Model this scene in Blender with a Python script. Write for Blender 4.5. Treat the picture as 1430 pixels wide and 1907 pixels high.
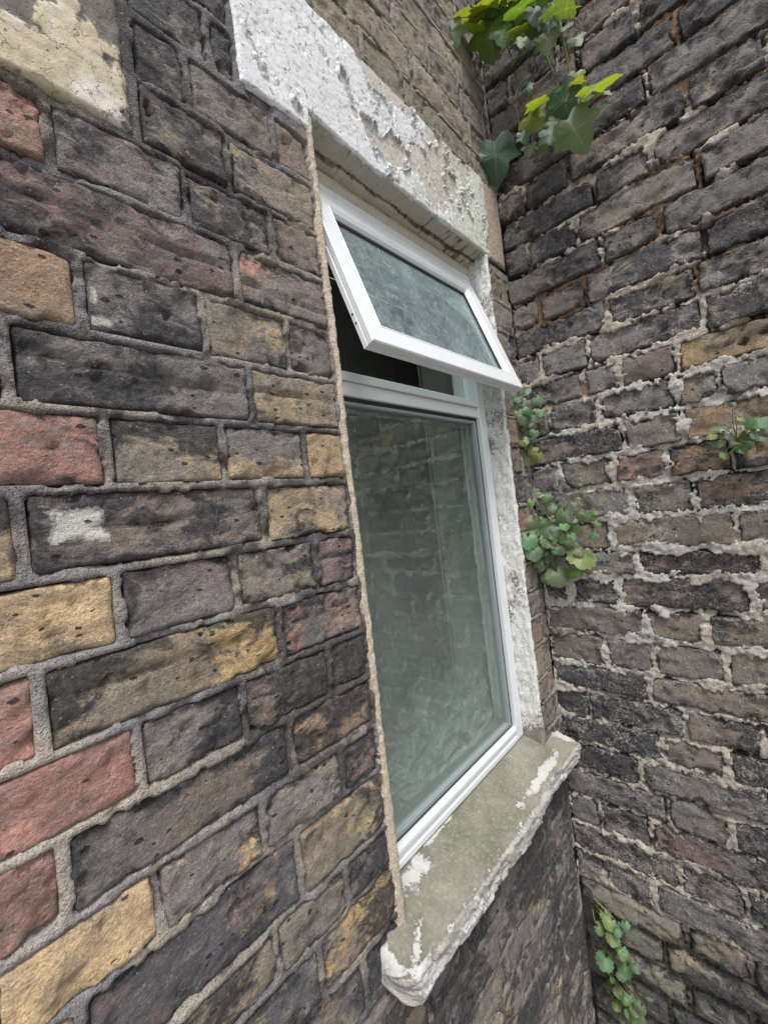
import bpy, bmesh, math, random
import numpy as np
from mathutils import Matrix, Vector

S = bpy.context.scene
COL = S.collection
for o in list(bpy.data.objects):
    bpy.data.objects.remove(o)

# ------------------------------------------------------------------ camera
CAM = (0.0, -0.4733, 0.0)
yaw, pitch, roll = 0.75044, 0.000898, -0.11795
fw = np.array([math.cos(yaw) * math.cos(pitch), math.sin(yaw) * math.cos(pitch), math.sin(pitch)])
r0 = np.array([math.sin(yaw), -math.cos(yaw), 0.0])
u0 = np.cross(r0, fw)
rt = math.cos(roll) * r0 + math.sin(roll) * u0
up = -math.sin(roll) * r0 + math.cos(roll) * u0
cam_d = bpy.data.cameras.new("camera")
cam = bpy.data.objects.new("camera", cam_d)
COL.objects.link(cam)
cam.matrix_world = Matrix(((rt[0], up[0], -fw[0], CAM[0]), (rt[1], up[1], -fw[1], CAM[1]),
                           (rt[2], up[2], -fw[2], CAM[2]), (0, 0, 0, 1)))
cam_d.sensor_fit = 'HORIZONTAL'
cam_d.sensor_width = 36.0
cam_d.lens = 36.0 * 770 / 1430
cam_d.clip_start = 0.01
cam_d.clip_end = 500
S.camera = cam

# ------------------------------------------------------------------ world, sun, exposure
SUN_EL, SUN_AZ = math.radians(64), math.radians(218)      # azimuth measured from +Y, clockwise
w = bpy.data.worlds.new("World")
S.world = w
w.use_nodes = True
nt = w.node_tree
nt.nodes.clear()
wo = nt.nodes.new("ShaderNodeOutputWorld")
bg = nt.nodes.new("ShaderNodeBackground")
sky = nt.nodes.new("ShaderNodeTexSky")
sky.sky_type = 'NISHITA'
sky.sun_disc = False
sky.sun_elevation = SUN_EL
sky.sun_rotation = SUN_AZ
sky.dust_density = 3.0
hs = nt.nodes.new("ShaderNodeHueSaturation")            # an overcast sky is nearly grey
hs.inputs['Saturation'].default_value = 0.22
nt.links.new(sky.outputs[0], hs.inputs['Color'])
nt.links.new(hs.outputs[0], bg.inputs[0])
bg.inputs[1].default_value = 0.13
nt.links.new(bg.outputs[0], wo.inputs[0])
sd = bpy.data.lights.new("sun", 'SUN')
sd.energy = 1.5
sd.angle = math.radians(16)
sd.color = (1.0, 0.97, 0.93)
so = bpy.data.objects.new("sun", sd)
COL.objects.link(so)
tosun = Vector((math.sin(SUN_AZ) * math.cos(SUN_EL), math.cos(SUN_AZ) * math.cos(SUN_EL), math.sin(SUN_EL)))
so.rotation_euler = tosun.to_track_quat('Z', 'Y').to_euler()
S.view_settings.view_transform = 'Standard'
S.view_settings.look = 'None'
S.view_settings.gamma = 1.0
S.view_settings.exposure = 1.14
S.view_settings.use_curve_mapping = False
S.render.engine = 'CYCLES'
S.cycles.max_bounces = 8
S.cycles.transparent_max_bounces = 12

GZ = -1.62            # ground level; the camera is the origin in height
XC = 1.1119           # the corner between the two walls
XL, XR = 0.443, 0.994  # the window opening


# ------------------------------------------------------------------ numpy noise
def _hash(ix, iy, seed):
    with np.errstate(over='ignore'):
        h = (ix.astype(np.int64) * 374761393 + iy.astype(np.int64) * 668265263 + seed * 974711) & 0xFFFFFFFF
        h = ((h ^ (h >> 13)) * 1274126177) & 0xFFFFFFFF
        h = h ^ (h >> 16)
    return (h & 0xFFFFFF) / float(0xFFFFFF)


def vnoise(x, y, seed=0):
    x = np.asarray(x, float); y = np.asarray(y, float)
    ix = np.floor(x); iy = np.floor(y)
    fx = x - ix; fy = y - iy
    fx = fx * fx * fx * (fx * (fx * 6 - 15) + 10); fy = fy * fy * fy * (fy * (fy * 6 - 15) + 10)
    ix = ix.astype(np.int64); iy = iy.astype(np.int64)
    a = _hash(ix, iy, seed); b = _hash(ix + 1, iy, seed)
    c = _hash(ix, iy + 1, seed); d = _hash(ix + 1, iy + 1, seed)
    return (a * (1 - fx) + b * fx) * (1 - fy) + (c * (1 - fx) + d * fx) * fy


def fbm(x, y, f, octv=4, seed=0, rough=0.55):
    t = 0; a = 1.0; s = 0
    for i in range(octv):
        t = t + a * vnoise(x * f + 17.3 * i, y * f - 9.1 * i, seed + 31 * i)
        s += a; a *= rough; f *= 2.03
    return t / s


def sst(a, b, x):
    t = np.clip((x - a) / (b - a), 0, 1)
    return t * t * (3 - 2 * t)


def lin(c):
    c = np.asarray(c, float) / 255.0
    return np.where(c <= 0.04045, c / 12.92, ((c + 0.055) / 1.055) ** 2.4)


# ------------------------------------------------------------------ object helpers
def mesh_np(name, V, Q, attrs=None, smooth=True):
    me = bpy.data.meshes.new(name)
    V = np.asarray(V, np.float32); Q = np.asarray(Q, np.int32)
    k = Q.shape[1]
    me.vertices.add(len(V)); me.vertices.foreach_set('co', V.ravel())
    me.loops.add(Q.size); me.loops.foreach_set('vertex_index', Q.ravel())
    me.polygons.add(len(Q))
    me.polygons.foreach_set('loop_start', np.arange(0, Q.size, k, dtype=np.int32))
    me.polygons.foreach_set('loop_total', np.full(len(Q), k, np.int32))
    me.polygons.foreach_set('use_smooth', np.full(len(Q), smooth, bool))
    me.update(calc_edges=True)
    for n, a in (attrs or {}).items():
        at = me.attributes.new(n, 'FLOAT_COLOR', 'POINT')
        c = np.ones((len(V), 4), np.float32); c[:, :3] = a
        at.data.foreach_set('color', c.ravel())
    me.validate()
    return me


def link(name, me, mat, parent=None, loc=(0, 0, 0)):
    o = bpy.data.objects.new(name, me)
    COL.objects.link(o)
    if mat and not me.materials:
        me.materials.append(mat)
    o.parent = parent
    o.location = loc
    return o


def thing(name, label, cat, loc=(0, 0, 0), rz=0, group=None):
    o = bpy.data.objects.new(name, None)
    o.empty_display_size = 0.05
    COL.objects.link(o)
    o.location = loc; o.rotation_euler = (0, 0, rz)
    o['label'] = label; o['category'] = cat; o['kind'] = 'thing'
    if group:
        o['group'] = group
    return o


def grid_quads(nx, nz):
    i = np.arange(nx - 1)[None, :] + np.arange(nz - 1)[:, None] * nx
    i = i.ravel()
    return np.stack([i, i + 1, i + nx + 1, i + nx], 1)


def box_bm(bm, lo, hi, bev=0.0015, seg=2):
    m = Matrix.Translation([(a + b) / 2 for a, b in zip(lo, hi)]) @ Matrix.Diagonal([b - a for a, b in zip(lo, hi)] + [1])
    g = bmesh.ops.create_cube(bm, size=1, matrix=m)
    if bev:
        ed = set(e for v in g['verts'] for e in v.link_edges)
        bmesh.ops.bevel(bm, geom=list(ed), offset=bev, segments=seg, affect='EDGES', profile=0.5)


def bm_obj(name, bm, mat, parent=None, loc=(0, 0, 0), smooth=False):
    me = bpy.data.meshes.new(name)
    bm.to_mesh(me); bm.free()
    for p in me.polygons:
        p.use_smooth = smooth
    return link(name, me, mat, parent, loc)


def tube(path, radii, nseg=6):
    P = np.asarray(path, float)
    V = []; Q = []
    for i, p in enumerate(P):
        t = P[min(i + 1, len(P) - 1)] - P[max(i - 1, 0)]
        t = t / (np.linalg.norm(t) + 1e-9)
        a = np.cross(t, [0.3, 0.8, 0.52]); a /= np.linalg.norm(a)
        b = np.cross(t, a)
        for k in range(nseg):
            an = 2 * math.pi * k / nseg
            V.append(p + radii[i] * (math.cos(an) * a + math.sin(an) * b))
    for i in range(len(P) - 1):
        for k in range(nseg):
            k2 = (k + 1) % nseg
            Q.append((i * nseg + k, i * nseg + k2, (i + 1) * nseg + k2, (i + 1) * nseg + k))
    return V, Q


def tubes_mesh(name, tubes):
    V = []; Q = []
    for path, rad in tubes:
        v, q = tube(path, rad)
        b = len(V); V += v; Q += [tuple(x + b for x in f) for f in q]
    return mesh_np(name, V, Q)


# ------------------------------------------------------------------ materials
class NT:
    def __init__(self, name):
        self.m = bpy.data.materials.new(name)
        self.m.use_nodes = True
        self.t = self.m.node_tree
        self.t.nodes.clear()
        self.out = self.t.nodes.new("ShaderNodeOutputMaterial")

    def n(self, typ, ins=None, **kw):
        nd = self.t.nodes.new(typ)
        for k, v in kw.items():
            setattr(nd, k, v)
        for k, v in (ins or {}).items():
            self.set(nd.inputs[k], v)
        return nd

    def set(self, sock, v):
        if isinstance(v, bpy.types.NodeSocket):
            self.t.links.new(v, sock)
        elif isinstance(v, bpy.types.Node):
            self.t.links.new(v.outputs[0], sock)
        else:
            sock.default_value = v

    def math(self, op, a, b=0.0, clamp=False):
        nd = self.n("ShaderNodeMath", {0: a, 1: b}, operation=op)
        nd.use_clamp = clamp
        return nd.outputs[0]

    def noise(self, vec, scale, detail=4, rough=0.55, dist=0.0):
        return self.n("ShaderNodeTexNoise", {'Vector': vec, 'Scale': scale, 'Detail': detail, 'Roughness': rough, 'Distortion': dist}).outputs[0]

    def ramp(self, x, a, b, lo=0.0, hi=1.0):
        return self.n("ShaderNodeMapRange", {0: x, 1: a, 2: b, 3: lo, 4: hi}, interpolation_type='SMOOTHSTEP').outputs[0]

    def mix(self, f, a, b, mode='MIX'):
        nd = self.n("ShaderNodeMix", data_type='RGBA', blend_type=mode)
        self.set(nd.inputs[0], f)
        self.set(nd.inputs[6], a if not isinstance(a, tuple) else (*a, 1) if len(a) == 3 else a)
        self.set(nd.inputs[7], b if not isinstance(b, tuple) else (*b, 1) if len(b) == 3 else b)
        return nd.outputs[2]

    def attr(self, name):
        return self.n("ShaderNodeAttribute", attribute_name=name).outputs[0]

    def sep(self, c):
        return self.n("ShaderNodeSeparateColor", {0: c}).outputs

    def coords(self, scale=(1, 1, 1), per_object=True):
        tc = self.n("ShaderNodeTexCoord").outputs['Object']
        if per_object:
            rnd = self.n("ShaderNodeObjectInfo").outputs['Random']
            off = self.math('MULTIPLY', rnd, 37.0)
            tc = self.n("ShaderNodeVectorMath", {0: tc, 1: off}, operation='ADD').outputs[0]
        self.base = tc
        return tc

    def scaled(self, v, s):
        return self.n("ShaderNodeVectorMath", {0: v, 1: s}, operation='MULTIPLY').outputs[0]

    def bump(self, h, strength=0.5, dist=0.003, normal=None):
        d = {'Height': h, 'Strength': strength, 'Distance': dist}
        if normal is not None:
            d['Normal'] = normal
        return self.n("ShaderNodeBump", d).outputs[0]

    def bsdf(self, color, rough=0.85, normal=None, spec=0.3, **kw):
        d = {'Base Color': color if not isinstance(color, tuple) else (*color, 1), 'Roughness': rough, 'Specular IOR Level': spec}
        if normal is not None:
            d['Normal'] = normal
        d.update(kw)
        b = self.n("ShaderNodeBsdfPrincipled", d)
        self.t.links.new(b.outputs[0], self.out.inputs[0])
        return b


def mat_brick():
    N = NT("weathered_brick")
    v = N.coords()
    tint = N.attr('tint')
    w_, soot, lime = N.sep(N.attr('wts'))[0:3]
    col2 = N.n("ShaderNodeObjectInfo").outputs['Color']
    n1 = N.noise(v, 55, 8, 0.62, 0.6)
    n1b = N.noise(N.scaled(v, (0.75, 1, 1.3)), 38, 9, 0.66, 0.9)
    n2 = N.noise(v, 420, 4, 0.6)
    n3 = N.noise(N.scaled(v, (0.75, 1, 1.0)), 230, 6, 0.72, 0.5)
    n4 = N.noise(v, 130, 7, 0.7)
    patch = N.ramp(N.math('ADD', w_, N.math('MULTIPLY', N.math('SUBTRACT', n1, 0.5), 1.1)), 0.38, 0.62)
    c = N.mix(patch, tint, col2)
    # hue drift of the burnt clay
    drift = N.noise(v, 21, 4, 0.6)
    nh = N.noise(N.scaled(v, (0.7, 1, 1)), 34, 9, 0.72, 1.0)
    c = N.mix(N.ramp(nh, 0.50, 0.70, 0, 0.55), c, N.mix(n4, (0.10, 0.099, 0.102), (0.33, 0.318, 0.302)))
    c = N.mix(N.ramp(drift, 0.35, 0.75, 0, 0.5), c, N.mix(0.5, c, (0.125, 0.098, 0.086)))
    c = N.mix(N.ramp(n1b, 0.40, 0.62, 0, 0.55), c, N.mix(0.62, c, (0.115, 0.105, 0.095)))
    g = N.math('ADD', N.math('MULTIPLY', n2, 0.8), N.math('MULTIPLY', n3, 0.75))
    g = N.math('ADD', N.math('MULTIPLY', n4, 0.75), g)
    g = N.math('SUBTRACT', N.math('MULTIPLY', g, 1.8), 0.74)
    gg = N.n("ShaderNodeCombineXYZ", {0: g, 1: g, 2: g}).outputs[0]
    c = N.mix(1.0, c, gg, 'MULTIPLY')
    sm = N.ramp(N.math('ADD', soot, N.math('MULTIPLY', N.math('SUBTRACT', n1b, 0.5), 1.3)), 0.41, 0.64, 0, 0.88)
    c = N.mix(sm, c, N.mix(N.ramp(n4, 0.3, 0.7), (0.010, 0.010, 0.013), (0.072, 0.071, 0.076)))
    n5 = N.noise(v, 260, 6, 0.75)
    lm = N.ramp(N.math('ADD', lime, N.math('ADD', N.math('MULTIPLY', N.math('SUBTRACT', n4, 0.5), 1.2), N.math('MULTIPLY', N.math('SUBTRACT', n5, 0.5), 1.5))), 0.50, 0.78, 0, 0.8)
    c = N.mix(lm, c, N.mix(n2, (0.22, 0.205, 0.185), (0.56, 0.54, 0.51)))
    c = N.mix(N.ramp(N.math('ADD', lime, N.math('MULTIPLY', N.math('SUBTRACT', n4, 0.5), 0.5)), 1.05, 1.2, 0, 0.85), c, N.mix(n2, (0.42, 0.40, 0.375), (0.72, 0.70, 0.67)))
    # pits
    vo = N.n("ShaderNodeTexVoronoi", {'Vector': N.scaled(v, (0.7, 1, 1.2)), 'Scale': 105.0, 'Randomness': 1.0})
    cell = N.sep(vo.outputs['Color'])
    thr = N.math('MULTIPLY', N.math('SUBTRACT', cell[0], 0.80), 1.7)
    dd = N.math('ADD', vo.outputs['Distance'], N.math('MULTIPLY', N.math('SUBTRACT', n2, 0.5), 0.22))
    pit = N.ramp(N.math('SUBTRACT', thr, dd), -0.03, 0.05)
    c = N.mix(N.math('MULTIPLY', pit, 0.85), c, (0.012, 0.011, 0.010))
    # pale grains
    vg = N.n("ShaderNodeTexVoronoi", {'Vector': v, 'Scale': 330.0})
    cg = N.sep(vg.outputs['Color'])
    gr = N.math('MULTIPLY', N.ramp(cg[1], 0.93, 0.97), N.ramp(vg.outputs['Distance'], 0.42, 0.25))
    c = N.mix(N.math('MULTIPLY', gr, 0.5), c, (0.40, 0.37, 0.33))
    h = N.math('ADD', N.math('MULTIPLY', n2, 0.5), N.math('MULTIPLY', n3, 0.8))
    h = N.math('ADD', h, N.math('MULTIPLY', n4, 0.75))
    h = N.math('ADD', h, N.math('MULTIPLY', n1, 0.7))
    h = N.math('SUBTRACT', h, N.math('MULTIPLY', pit, 1.5))
    h = N.math('ADD', h, N.math('MULTIPLY', lm, 0.25))
    N.bsdf(c, 0.82, N.bump(h, 1.0, 0.0065), 0.35)
    return N.m


def mat_mortar():
    N = NT("old_mortar")
    v = N.coords(per_object=False)
    tint = N.attr('tint')
    moss, soot, lime = N.sep(N.attr('wts'))[0:3]
    n1 = N.noise(v, 45, 8, 0.65, 0.5)
    n2 = N.noise(v, 480, 4, 0.65)
    n4 = N.noise(v, 160, 6, 0.7)
    g = N.math('SUBTRACT', N.math('ADD', N.math('MULTIPLY', n2, 1.5), N.math('MULTIPLY', n4, 1.2)), 0.33)
    gg = N.n("ShaderNodeCombineXYZ", {0: g, 1: g, 2: g}).outputs[0]
    c = N.mix(1.0, tint, gg, 'MULTIPLY')
    lm = N.ramp(N.math('ADD', lime, N.math('MULTIPLY', N.math('SUBTRACT', n4, 0.5), 1.6)), 0.45, 0.75, 0, 0.9)
    c = N.mix(lm, c, N.mix(n2, (0.27, 0.255, 0.235), (0.58, 0.56, 0.53)))
    sm = N.ramp(N.math('ADD', soot, N.math('MULTIPLY', N.math('SUBTRACT', n1, 0.5), 1.5)), 0.4, 0.72, 0, 0.85)
    c = N.mix(sm, c, N.mix(n4, (0.022, 0.021, 0.022), (0.075, 0.070, 0.068)))
    mm = N.ramp(N.math('ADD', moss, N.math('MULTIPLY', N.math('SUBTRACT', n4, 0.5), 1.4)), 0.5, 0.75, 0, 0.9)
    c = N.mix(mm, c, N.mix(n2, (0.020, 0.028, 0.006), (0.10, 0.115, 0.035)))
    vo = N.n("ShaderNodeTexVoronoi", {'Vector': v, 'Scale': 420.0})
    cg = N.sep(vo.outputs['Color'])
    grain = N.ramp(vo.outputs['Distance'], 0.5, 0.1)
    c = N.mix(N.math('MULTIPLY', N.math('MULTIPLY', grain, N.ramp(cg[0], 0.7, 0.8)), 0.55), c, (0.03, 0.026, 0.022))
    c = N.mix(N.math('MULTIPLY', N.math('MULTIPLY', grain, N.ramp(cg[1], 0.85, 0.92)), 0.5), c, (0.55, 0.52, 0.47))
    h = N.math('ADD', N.math('MULTIPLY', n2, 0.5), N.math('MULTIPLY', n4, 1.0))
    h = N.math('ADD', h, N.math('MULTIPLY', n1, 0.6))
    h = N.math('ADD', h, N.math('MULTIPLY', grain, 0.35))
    N.bsdf(c, 0.9, N.bump(h, 0.9, 0.0035), 0.25)
    return N.m


def mat_paint(name, substrate, paint, paint2, dirt=(0.05, 0.045, 0.035), bump=0.6, dirt_amt=0.0, stretch=(1, 1, 1), edge=0.5, crack=0.0):
    """flaking paint: wts.r = how much paint is left, wts.g = dirt, wts.b = second tone of paint"""
    N = NT(name)
    v = N.coords(per_object=False)
    p_, d_, b_ = N.sep(N.attr('wts'))[0:3]
    n1 = N.noise(v, 60, 8, 0.65, 0.5)
    n2 = N.noise(v, 500, 4, 0.6)
    n4 = N.noise(N.scaled(v, stretch), 150, 7, 0.7)
    sub = N.mix(n4, tuple(x * 0.55 for x in substrate), tuple(min(1, x * 1.45) for x in substrate))
    sub = N.mix(N.ramp(N.math('ADD', b_, N.math('MULTIPLY', N.math('SUBTRACT', n1, 0.5), 0.5)), 0.9, 1.3, 0, 0.75), sub, N.mix(n4, (0.17, 0.125, 0.085), (0.40, 0.31, 0.22)))
    sub = N.mix(N.ramp(n1, 0.5, 0.75, 0, 0.5), sub, N.mix(0.5, sub, (0.22, 0.20, 0.18)))
    tone = N.ramp(N.math('ADD', b_, N.math('MULTIPLY', N.math('SUBTRACT', n1, 0.5), 0.7)), 0.3, 0.7)
    pt = N.mix(tone, paint, paint2)
    pm = N.ramp(N.math('ADD', p_, N.math('MULTIPLY', N.math('SUBTRACT', n4, 0.5), edge)), 0.5 - 0.1 * edge - 0.01, 0.5 + 0.1 * edge + 0.01)
    c = N.mix(pm, sub, pt)
    g = N.math('ADD', 0.72, N.math('MULTIPLY', n4, 0.38))
    g = N.math('ADD', g, N.math('MULTIPLY', n2, 0.2))
    gg = N.n("ShaderNodeCombineXYZ", {0: g, 1: g, 2: g}).outputs[0]
    c = N.mix(1.0, c, gg, 'MULTIPLY')
    dm = N.ramp(N.math('ADD', d_, N.math('MULTIPLY', N.math('SUBTRACT', n4, 0.5), 1.6)), 0.5, 0.85, 0, 0.85)
    c = N.mix(dm, c, dirt)
    ck = None
    if crack:
        wv = N.n("ShaderNodeVectorMath", {0: v, 1: N.n("ShaderNodeVectorMath", {0: N.n("ShaderNodeTexNoise", {'Vector': v, 'Scale': 45.0, 'Detail': 5.0}).outputs[1], 1: (0.03, 0.03, 0.03)}, operation='MULTIPLY').outputs[0]}, operation='ADD').outputs[0]
        ve = N.n("ShaderNodeTexVoronoi", {'Vector': wv, 'Scale': 62.0}, feature='DISTANCE_TO_EDGE')
        ck = N.math('MULTIPLY', N.ramp(ve.outputs['Distance'], 0.045, 0.008), N.ramp(n1, 0.46, 0.60))
        c = N.mix(N.math('MULTIPLY', ck, crack), c, (0.10, 0.085, 0.075))
    vo = N.n("ShaderNodeTexVoronoi", {'Vector': v, 'Scale': 260.0})
    cg = N.sep(vo.outputs['Color'])
    sp = N.math('MULTIPLY', N.ramp(vo.outputs['Distance'], 0.38, 0.15), N.ramp(cg[0], 0.90 - dirt_amt, 0.95 - dirt_amt))
    c = N.mix(N.math('MULTIPLY', sp, 0.75), c, dirt)
    h = N.math('ADD', N.math('MULTIPLY', pm, 0.6), N.math('MULTIPLY', n4, 0.8))
    h = N.math('ADD', h, N.math('MULTIPLY', n2, 0.35))
    h = N.math('SUBTRACT', h, N.math('MULTIPLY', sp, 0.5))
    if ck is not None:
        h = N.math('SUBTRACT', h, N.math('MULTIPLY', ck, 0.9))
    N.bsdf(c, N.ramp(pm, 0, 1, 0.92, 0.82), N.bump(h, bump, 0.003), 0.2)
    return N.m


def mat_plain(name, col, rough=0.5, dirt=0.0, dirtcol=(0.08, 0.07, 0.05), scale=40, metallic=0.0, spec=0.5):
    N = NT(name)
    v = N.coords(per_object=False)
    n1 = N.noise(v, scale, 8, 0.7, 0.4)
    n2 = N.noise(v, scale * 9, 4, 0.65)
    c = N.mix(N.ramp(n1, 0.62 - dirt * 0.25, 0.85, 0, dirt), col, dirtcol)
    vo = N.n("ShaderNodeTexVoronoi", {'Vector': v, 'Scale': scale * 4.5})
    cg = N.sep(vo.outputs['Color'])
    sp = N.math('MULTIPLY', N.ramp(vo.outputs['Distance'], 0.22, 0.1), N.ramp(cg[0], 0.93, 0.95))
    c = N.mix(N.math('MULTIPLY', sp, min(1, dirt * 1.6)), c, dirtcol)
    h = N.math('ADD', N.math('MULTIPLY', n2, 0.5), n1)
    N.bsdf(c, N.ramp(n1, 0.3, 0.8, rough * 0.8, min(1, rough * 1.4)), N.bump(h, 0.12, 0.001), spec, Metallic=metallic)
    return N.m


def mat_glass(name, dust, dustcol, tint, refl_rough=0.02, scratch=0.0):
    """window glass seen with its film of dust: transparent + mirror by Fresnel, plus a diffuse film"""
    N = NT(name)
    v = N.coords(per_object=False)
    n1 = N.noise(v, 9, 6, 0.65, 0.8)
    n2 = N.noise(v, 220, 4, 0.7)
    n3 = N.noise(v, 40, 8, 0.75, 1.2)
    back = N.n("ShaderNodeNewGeometry").outputs['Backfacing']
    front = N.math('SUBTRACT', 1.0, back)
    fr = N.math('MULTIPLY', N.n("ShaderNodeFresnel", {'IOR': 2.35}).outputs[0], front)
    wav = N.noise(v, 6, 2, 0.5)
    nrm = N.bump(wav, 0.06, 0.004)
    gl = N.n("ShaderNodeBsdfGlossy", {'Color': (0.90, 0.98, 0.95, 1), 'Roughness': refl_rough, 'Normal': nrm})
    tr = N.n("ShaderNodeBsdfTransparent", {'Color': (*tint, 1)})
    m1 = N.n("ShaderNodeMixShader", {0: fr, 1: tr.outputs[0], 2: gl.outputs[0]})
    df = N.n("ShaderNodeBsdfDiffuse", {'Color': (*dustcol, 1)})
    zz = N.n("ShaderNodeSeparateXYZ", {0: v}).outputs[2]
    amt = N.math('MULTIPLY', N.ramp(n1, 0.2, 0.8, 0.8, 1.2), dust)
    if not scratch:
        amt = N.math('MULTIPLY', amt, N.ramp(zz, 0.05, 0.75, 1.75, 0.60))
    amt = N.math('MULTIPLY', amt, N.ramp(n3, 0.25, 0.75, *((0.5, 1.6) if scratch else (0.9, 1.1))))
    amt = N.math('MULTIPLY', amt, N.ramp(n2, 0.3, 0.7, 0.8, 1.2))
    if scratch:
        # faint wiping marks and droplet specks
        vo = N.n("ShaderNodeTexVoronoi", {'Vector': v, 'Scale': 95.0})
        cg = N.sep(vo.outputs['Color'])
        sp = N.math('MULTIPLY', N.ramp(vo.outputs['Distance'], 0.16, 0.06), N.ramp(cg[0], 0.86, 0.9))
        amt = N.math('ADD', amt, N.math('MULTIPLY', sp, scratch))
        for rot, sc in ((0.5, 14), (-0.7, 19), (1.9, 23)):
            mp = N.n("ShaderNodeMapping", {'Vector': v, 'Rotation': (0, rot, 0), 'Scale': (0.10, 1, 1)}).outputs[0]
            nz = N.noise(mp, sc * 10, 3, 0.55, 2.5)
            line = N.math('ABSOLUTE', N.math('SUBTRACT', nz, 0.5))
            ln = N.math('MULTIPLY', N.ramp(line, 0.012, 0.003), N.ramp(N.noise(v, sc * 1.6, 3, 0.6), 0.56, 0.68))
            amt = N.math('ADD', amt, N.math('MULTIPLY', ln, scratch * 0.8))
    amt = N.math('MULTIPLY', N.math('MINIMUM', amt, 0.95), front)
    m2 = N.n("ShaderNodeMixShader", {0: amt, 1: m1.outputs[0], 2: df.outputs[0]})
    N.t.links.new(m2.outputs[0], N.out.inputs[0])
    return N.m


def mat_leaf():
    N = NT("leaf")
    v = N.coords()
    col = N.n("ShaderNodeObjectInfo").outputs['Color']
    vein, edge, _ = N.sep(N.attr('tint'))[0:3]
    n1 = N.noise(v, 130, 6, 0.65)
    n2 = N.noise(v, 700, 3, 0.6)
    c = N.mix(N.ramp(n1, 0.3, 0.75, 0, 0.45), col, N.mix(1.0, col, (0.45, 0.55, 0.5), 'MULTIPLY'))
    c = N.mix(N.ramp(vein, 0.55, 1.0, 0, 0.55), c, N.mix(0.5, col, (0.42, 0.47, 0.26)))
    c = N.mix(N.ramp(N.math('ADD', edge, N.math('MULTIPLY', N.math('SUBTRACT', n1, 0.5), 1.0)), 0.95, 1.25, 0, 0.5), c, (0.20, 0.16, 0.05))
    vo = N.n("ShaderNodeTexVoronoi", {'Vector': v, 'Scale': 300.0})
    sp = N.math('MULTIPLY', N.ramp(vo.outputs['Distance'], 0.2, 0.1), N.ramp(N.sep(vo.outputs['Color'])[0], 0.94, 0.96))
    c = N.mix(N.math('MULTIPLY', sp, 0.6), c, (0.10, 0.07, 0.03))
    h = N.math('ADD', N.math('MULTIPLY', n1, 0.7), N.math('MULTIPLY', n2, 0.3))
    h = N.math('SUBTRACT', h, N.math('MULTIPLY', vein, 0.7))
    nb = N.bump(h, 0.45, 0.0015)
    pb = N.n("ShaderNodeBsdfPrincipled", {'Base Color': c, 'Roughness': 0.30, 'Specular IOR Level': 0.6, 'Normal': nb})
    tl = N.n("ShaderNodeBsdfTranslucent", {'Color': N.mix(1.0, c, (2.1, 2.0, 0.8), 'MULTIPLY'), 'Normal': nb})
    ms = N.n("ShaderNodeMixShader", {0: 0.42, 1: pb.outputs[0], 2: tl.outputs[0]})
    N.t.links.new(ms.outputs[0], N.out.inputs[0])
    return N.m


def mat_sill():
    """wts.r = white paint left, wts.g = bare grey stone (front), wts.b = lichen dots"""
    N = NT("mossy_painted_stone")
    v = N.coords(per_object=False)
    p_, g_, l_ = N.sep(N.attr('wts'))[0:3]
    n1 = N.noise(v, 30, 8, 0.65, 0.5)
    n2 = N.noise(v, 520, 4, 0.65)
    n4 = N.noise(v, 170, 7, 0.72)
    nb = N.noise(v, 11, 5, 0.6, 0.6)
    mossc = N.mix(n1, (0.105, 0.102, 0.072), (0.205, 0.200, 0.165))
    mossc = N.mix(N.ramp(nb, 0.42, 0.68, 0, 0.7), mossc, (0.235, 0.225, 0.185))
    mossc = N.mix(N.ramp(nb, 0.5, 0.25, 0, 0.6), mossc, (0.085, 0.092, 0.035))
    mossc = N.mix(N.ramp(n4, 0.48, 0.72, 0, 0.6), mossc, (0.33, 0.32, 0.26))
    stone = N.mix(n4, (0.16, 0.148, 0.135), (0.50, 0.48, 0.45))
    c = N.mix(N.ramp(N.math('ADD', g_, N.math('MULTIPLY', N.math('SUBTRACT', n4, 0.5), 0.9)), 0.35, 0.65), mossc, stone)
    pm = N.ramp(N.math('ADD', p_, N.math('ADD', N.math('MULTIPLY', N.math('SUBTRACT', n4, 0.5), 1.1), N.math('MULTIPLY', N.math('SUBTRACT', n2, 0.5), 0.5))), 0.40, 0.62)
    c = N.mix(pm, c, N.mix(n1, (0.33, 0.32, 0.305), (0.53, 0.525, 0.51)))
    g = N.math('ADD', 0.62, N.math('ADD', N.math('MULTIPLY', n2, 0.5), N.math('MULTIPLY', n4, 0.3)))
    gg = N.n("ShaderNodeCombineXYZ", {0: g, 1: g, 2: g}).outputs[0]
    c = N.mix(1.0, c, gg, 'MULTIPLY')
    vo = N.n("ShaderNodeTexVoronoi", {'Vector': v, 'Scale': 240.0})
    cg = N.sep(vo.outputs['Color'])
    sp = N.math('MULTIPLY', N.ramp(vo.outputs['Distance'], 0.35, 0.15), N.ramp(cg[0], 0.86, 0.92))
    c = N.mix(N.math('MULTIPLY', sp, 0.5), c, (0.07, 0.06, 0.04))
    h = N.math('ADD', N.math('MULTIPLY', pm, 0.6), N.math('ADD', n4, N.math('MULTIPLY', n2, 0.5)))
    N.bsdf(c, 0.85, N.bump(h, 0.8, 0.0032), 0.3)
    return N.m


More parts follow.
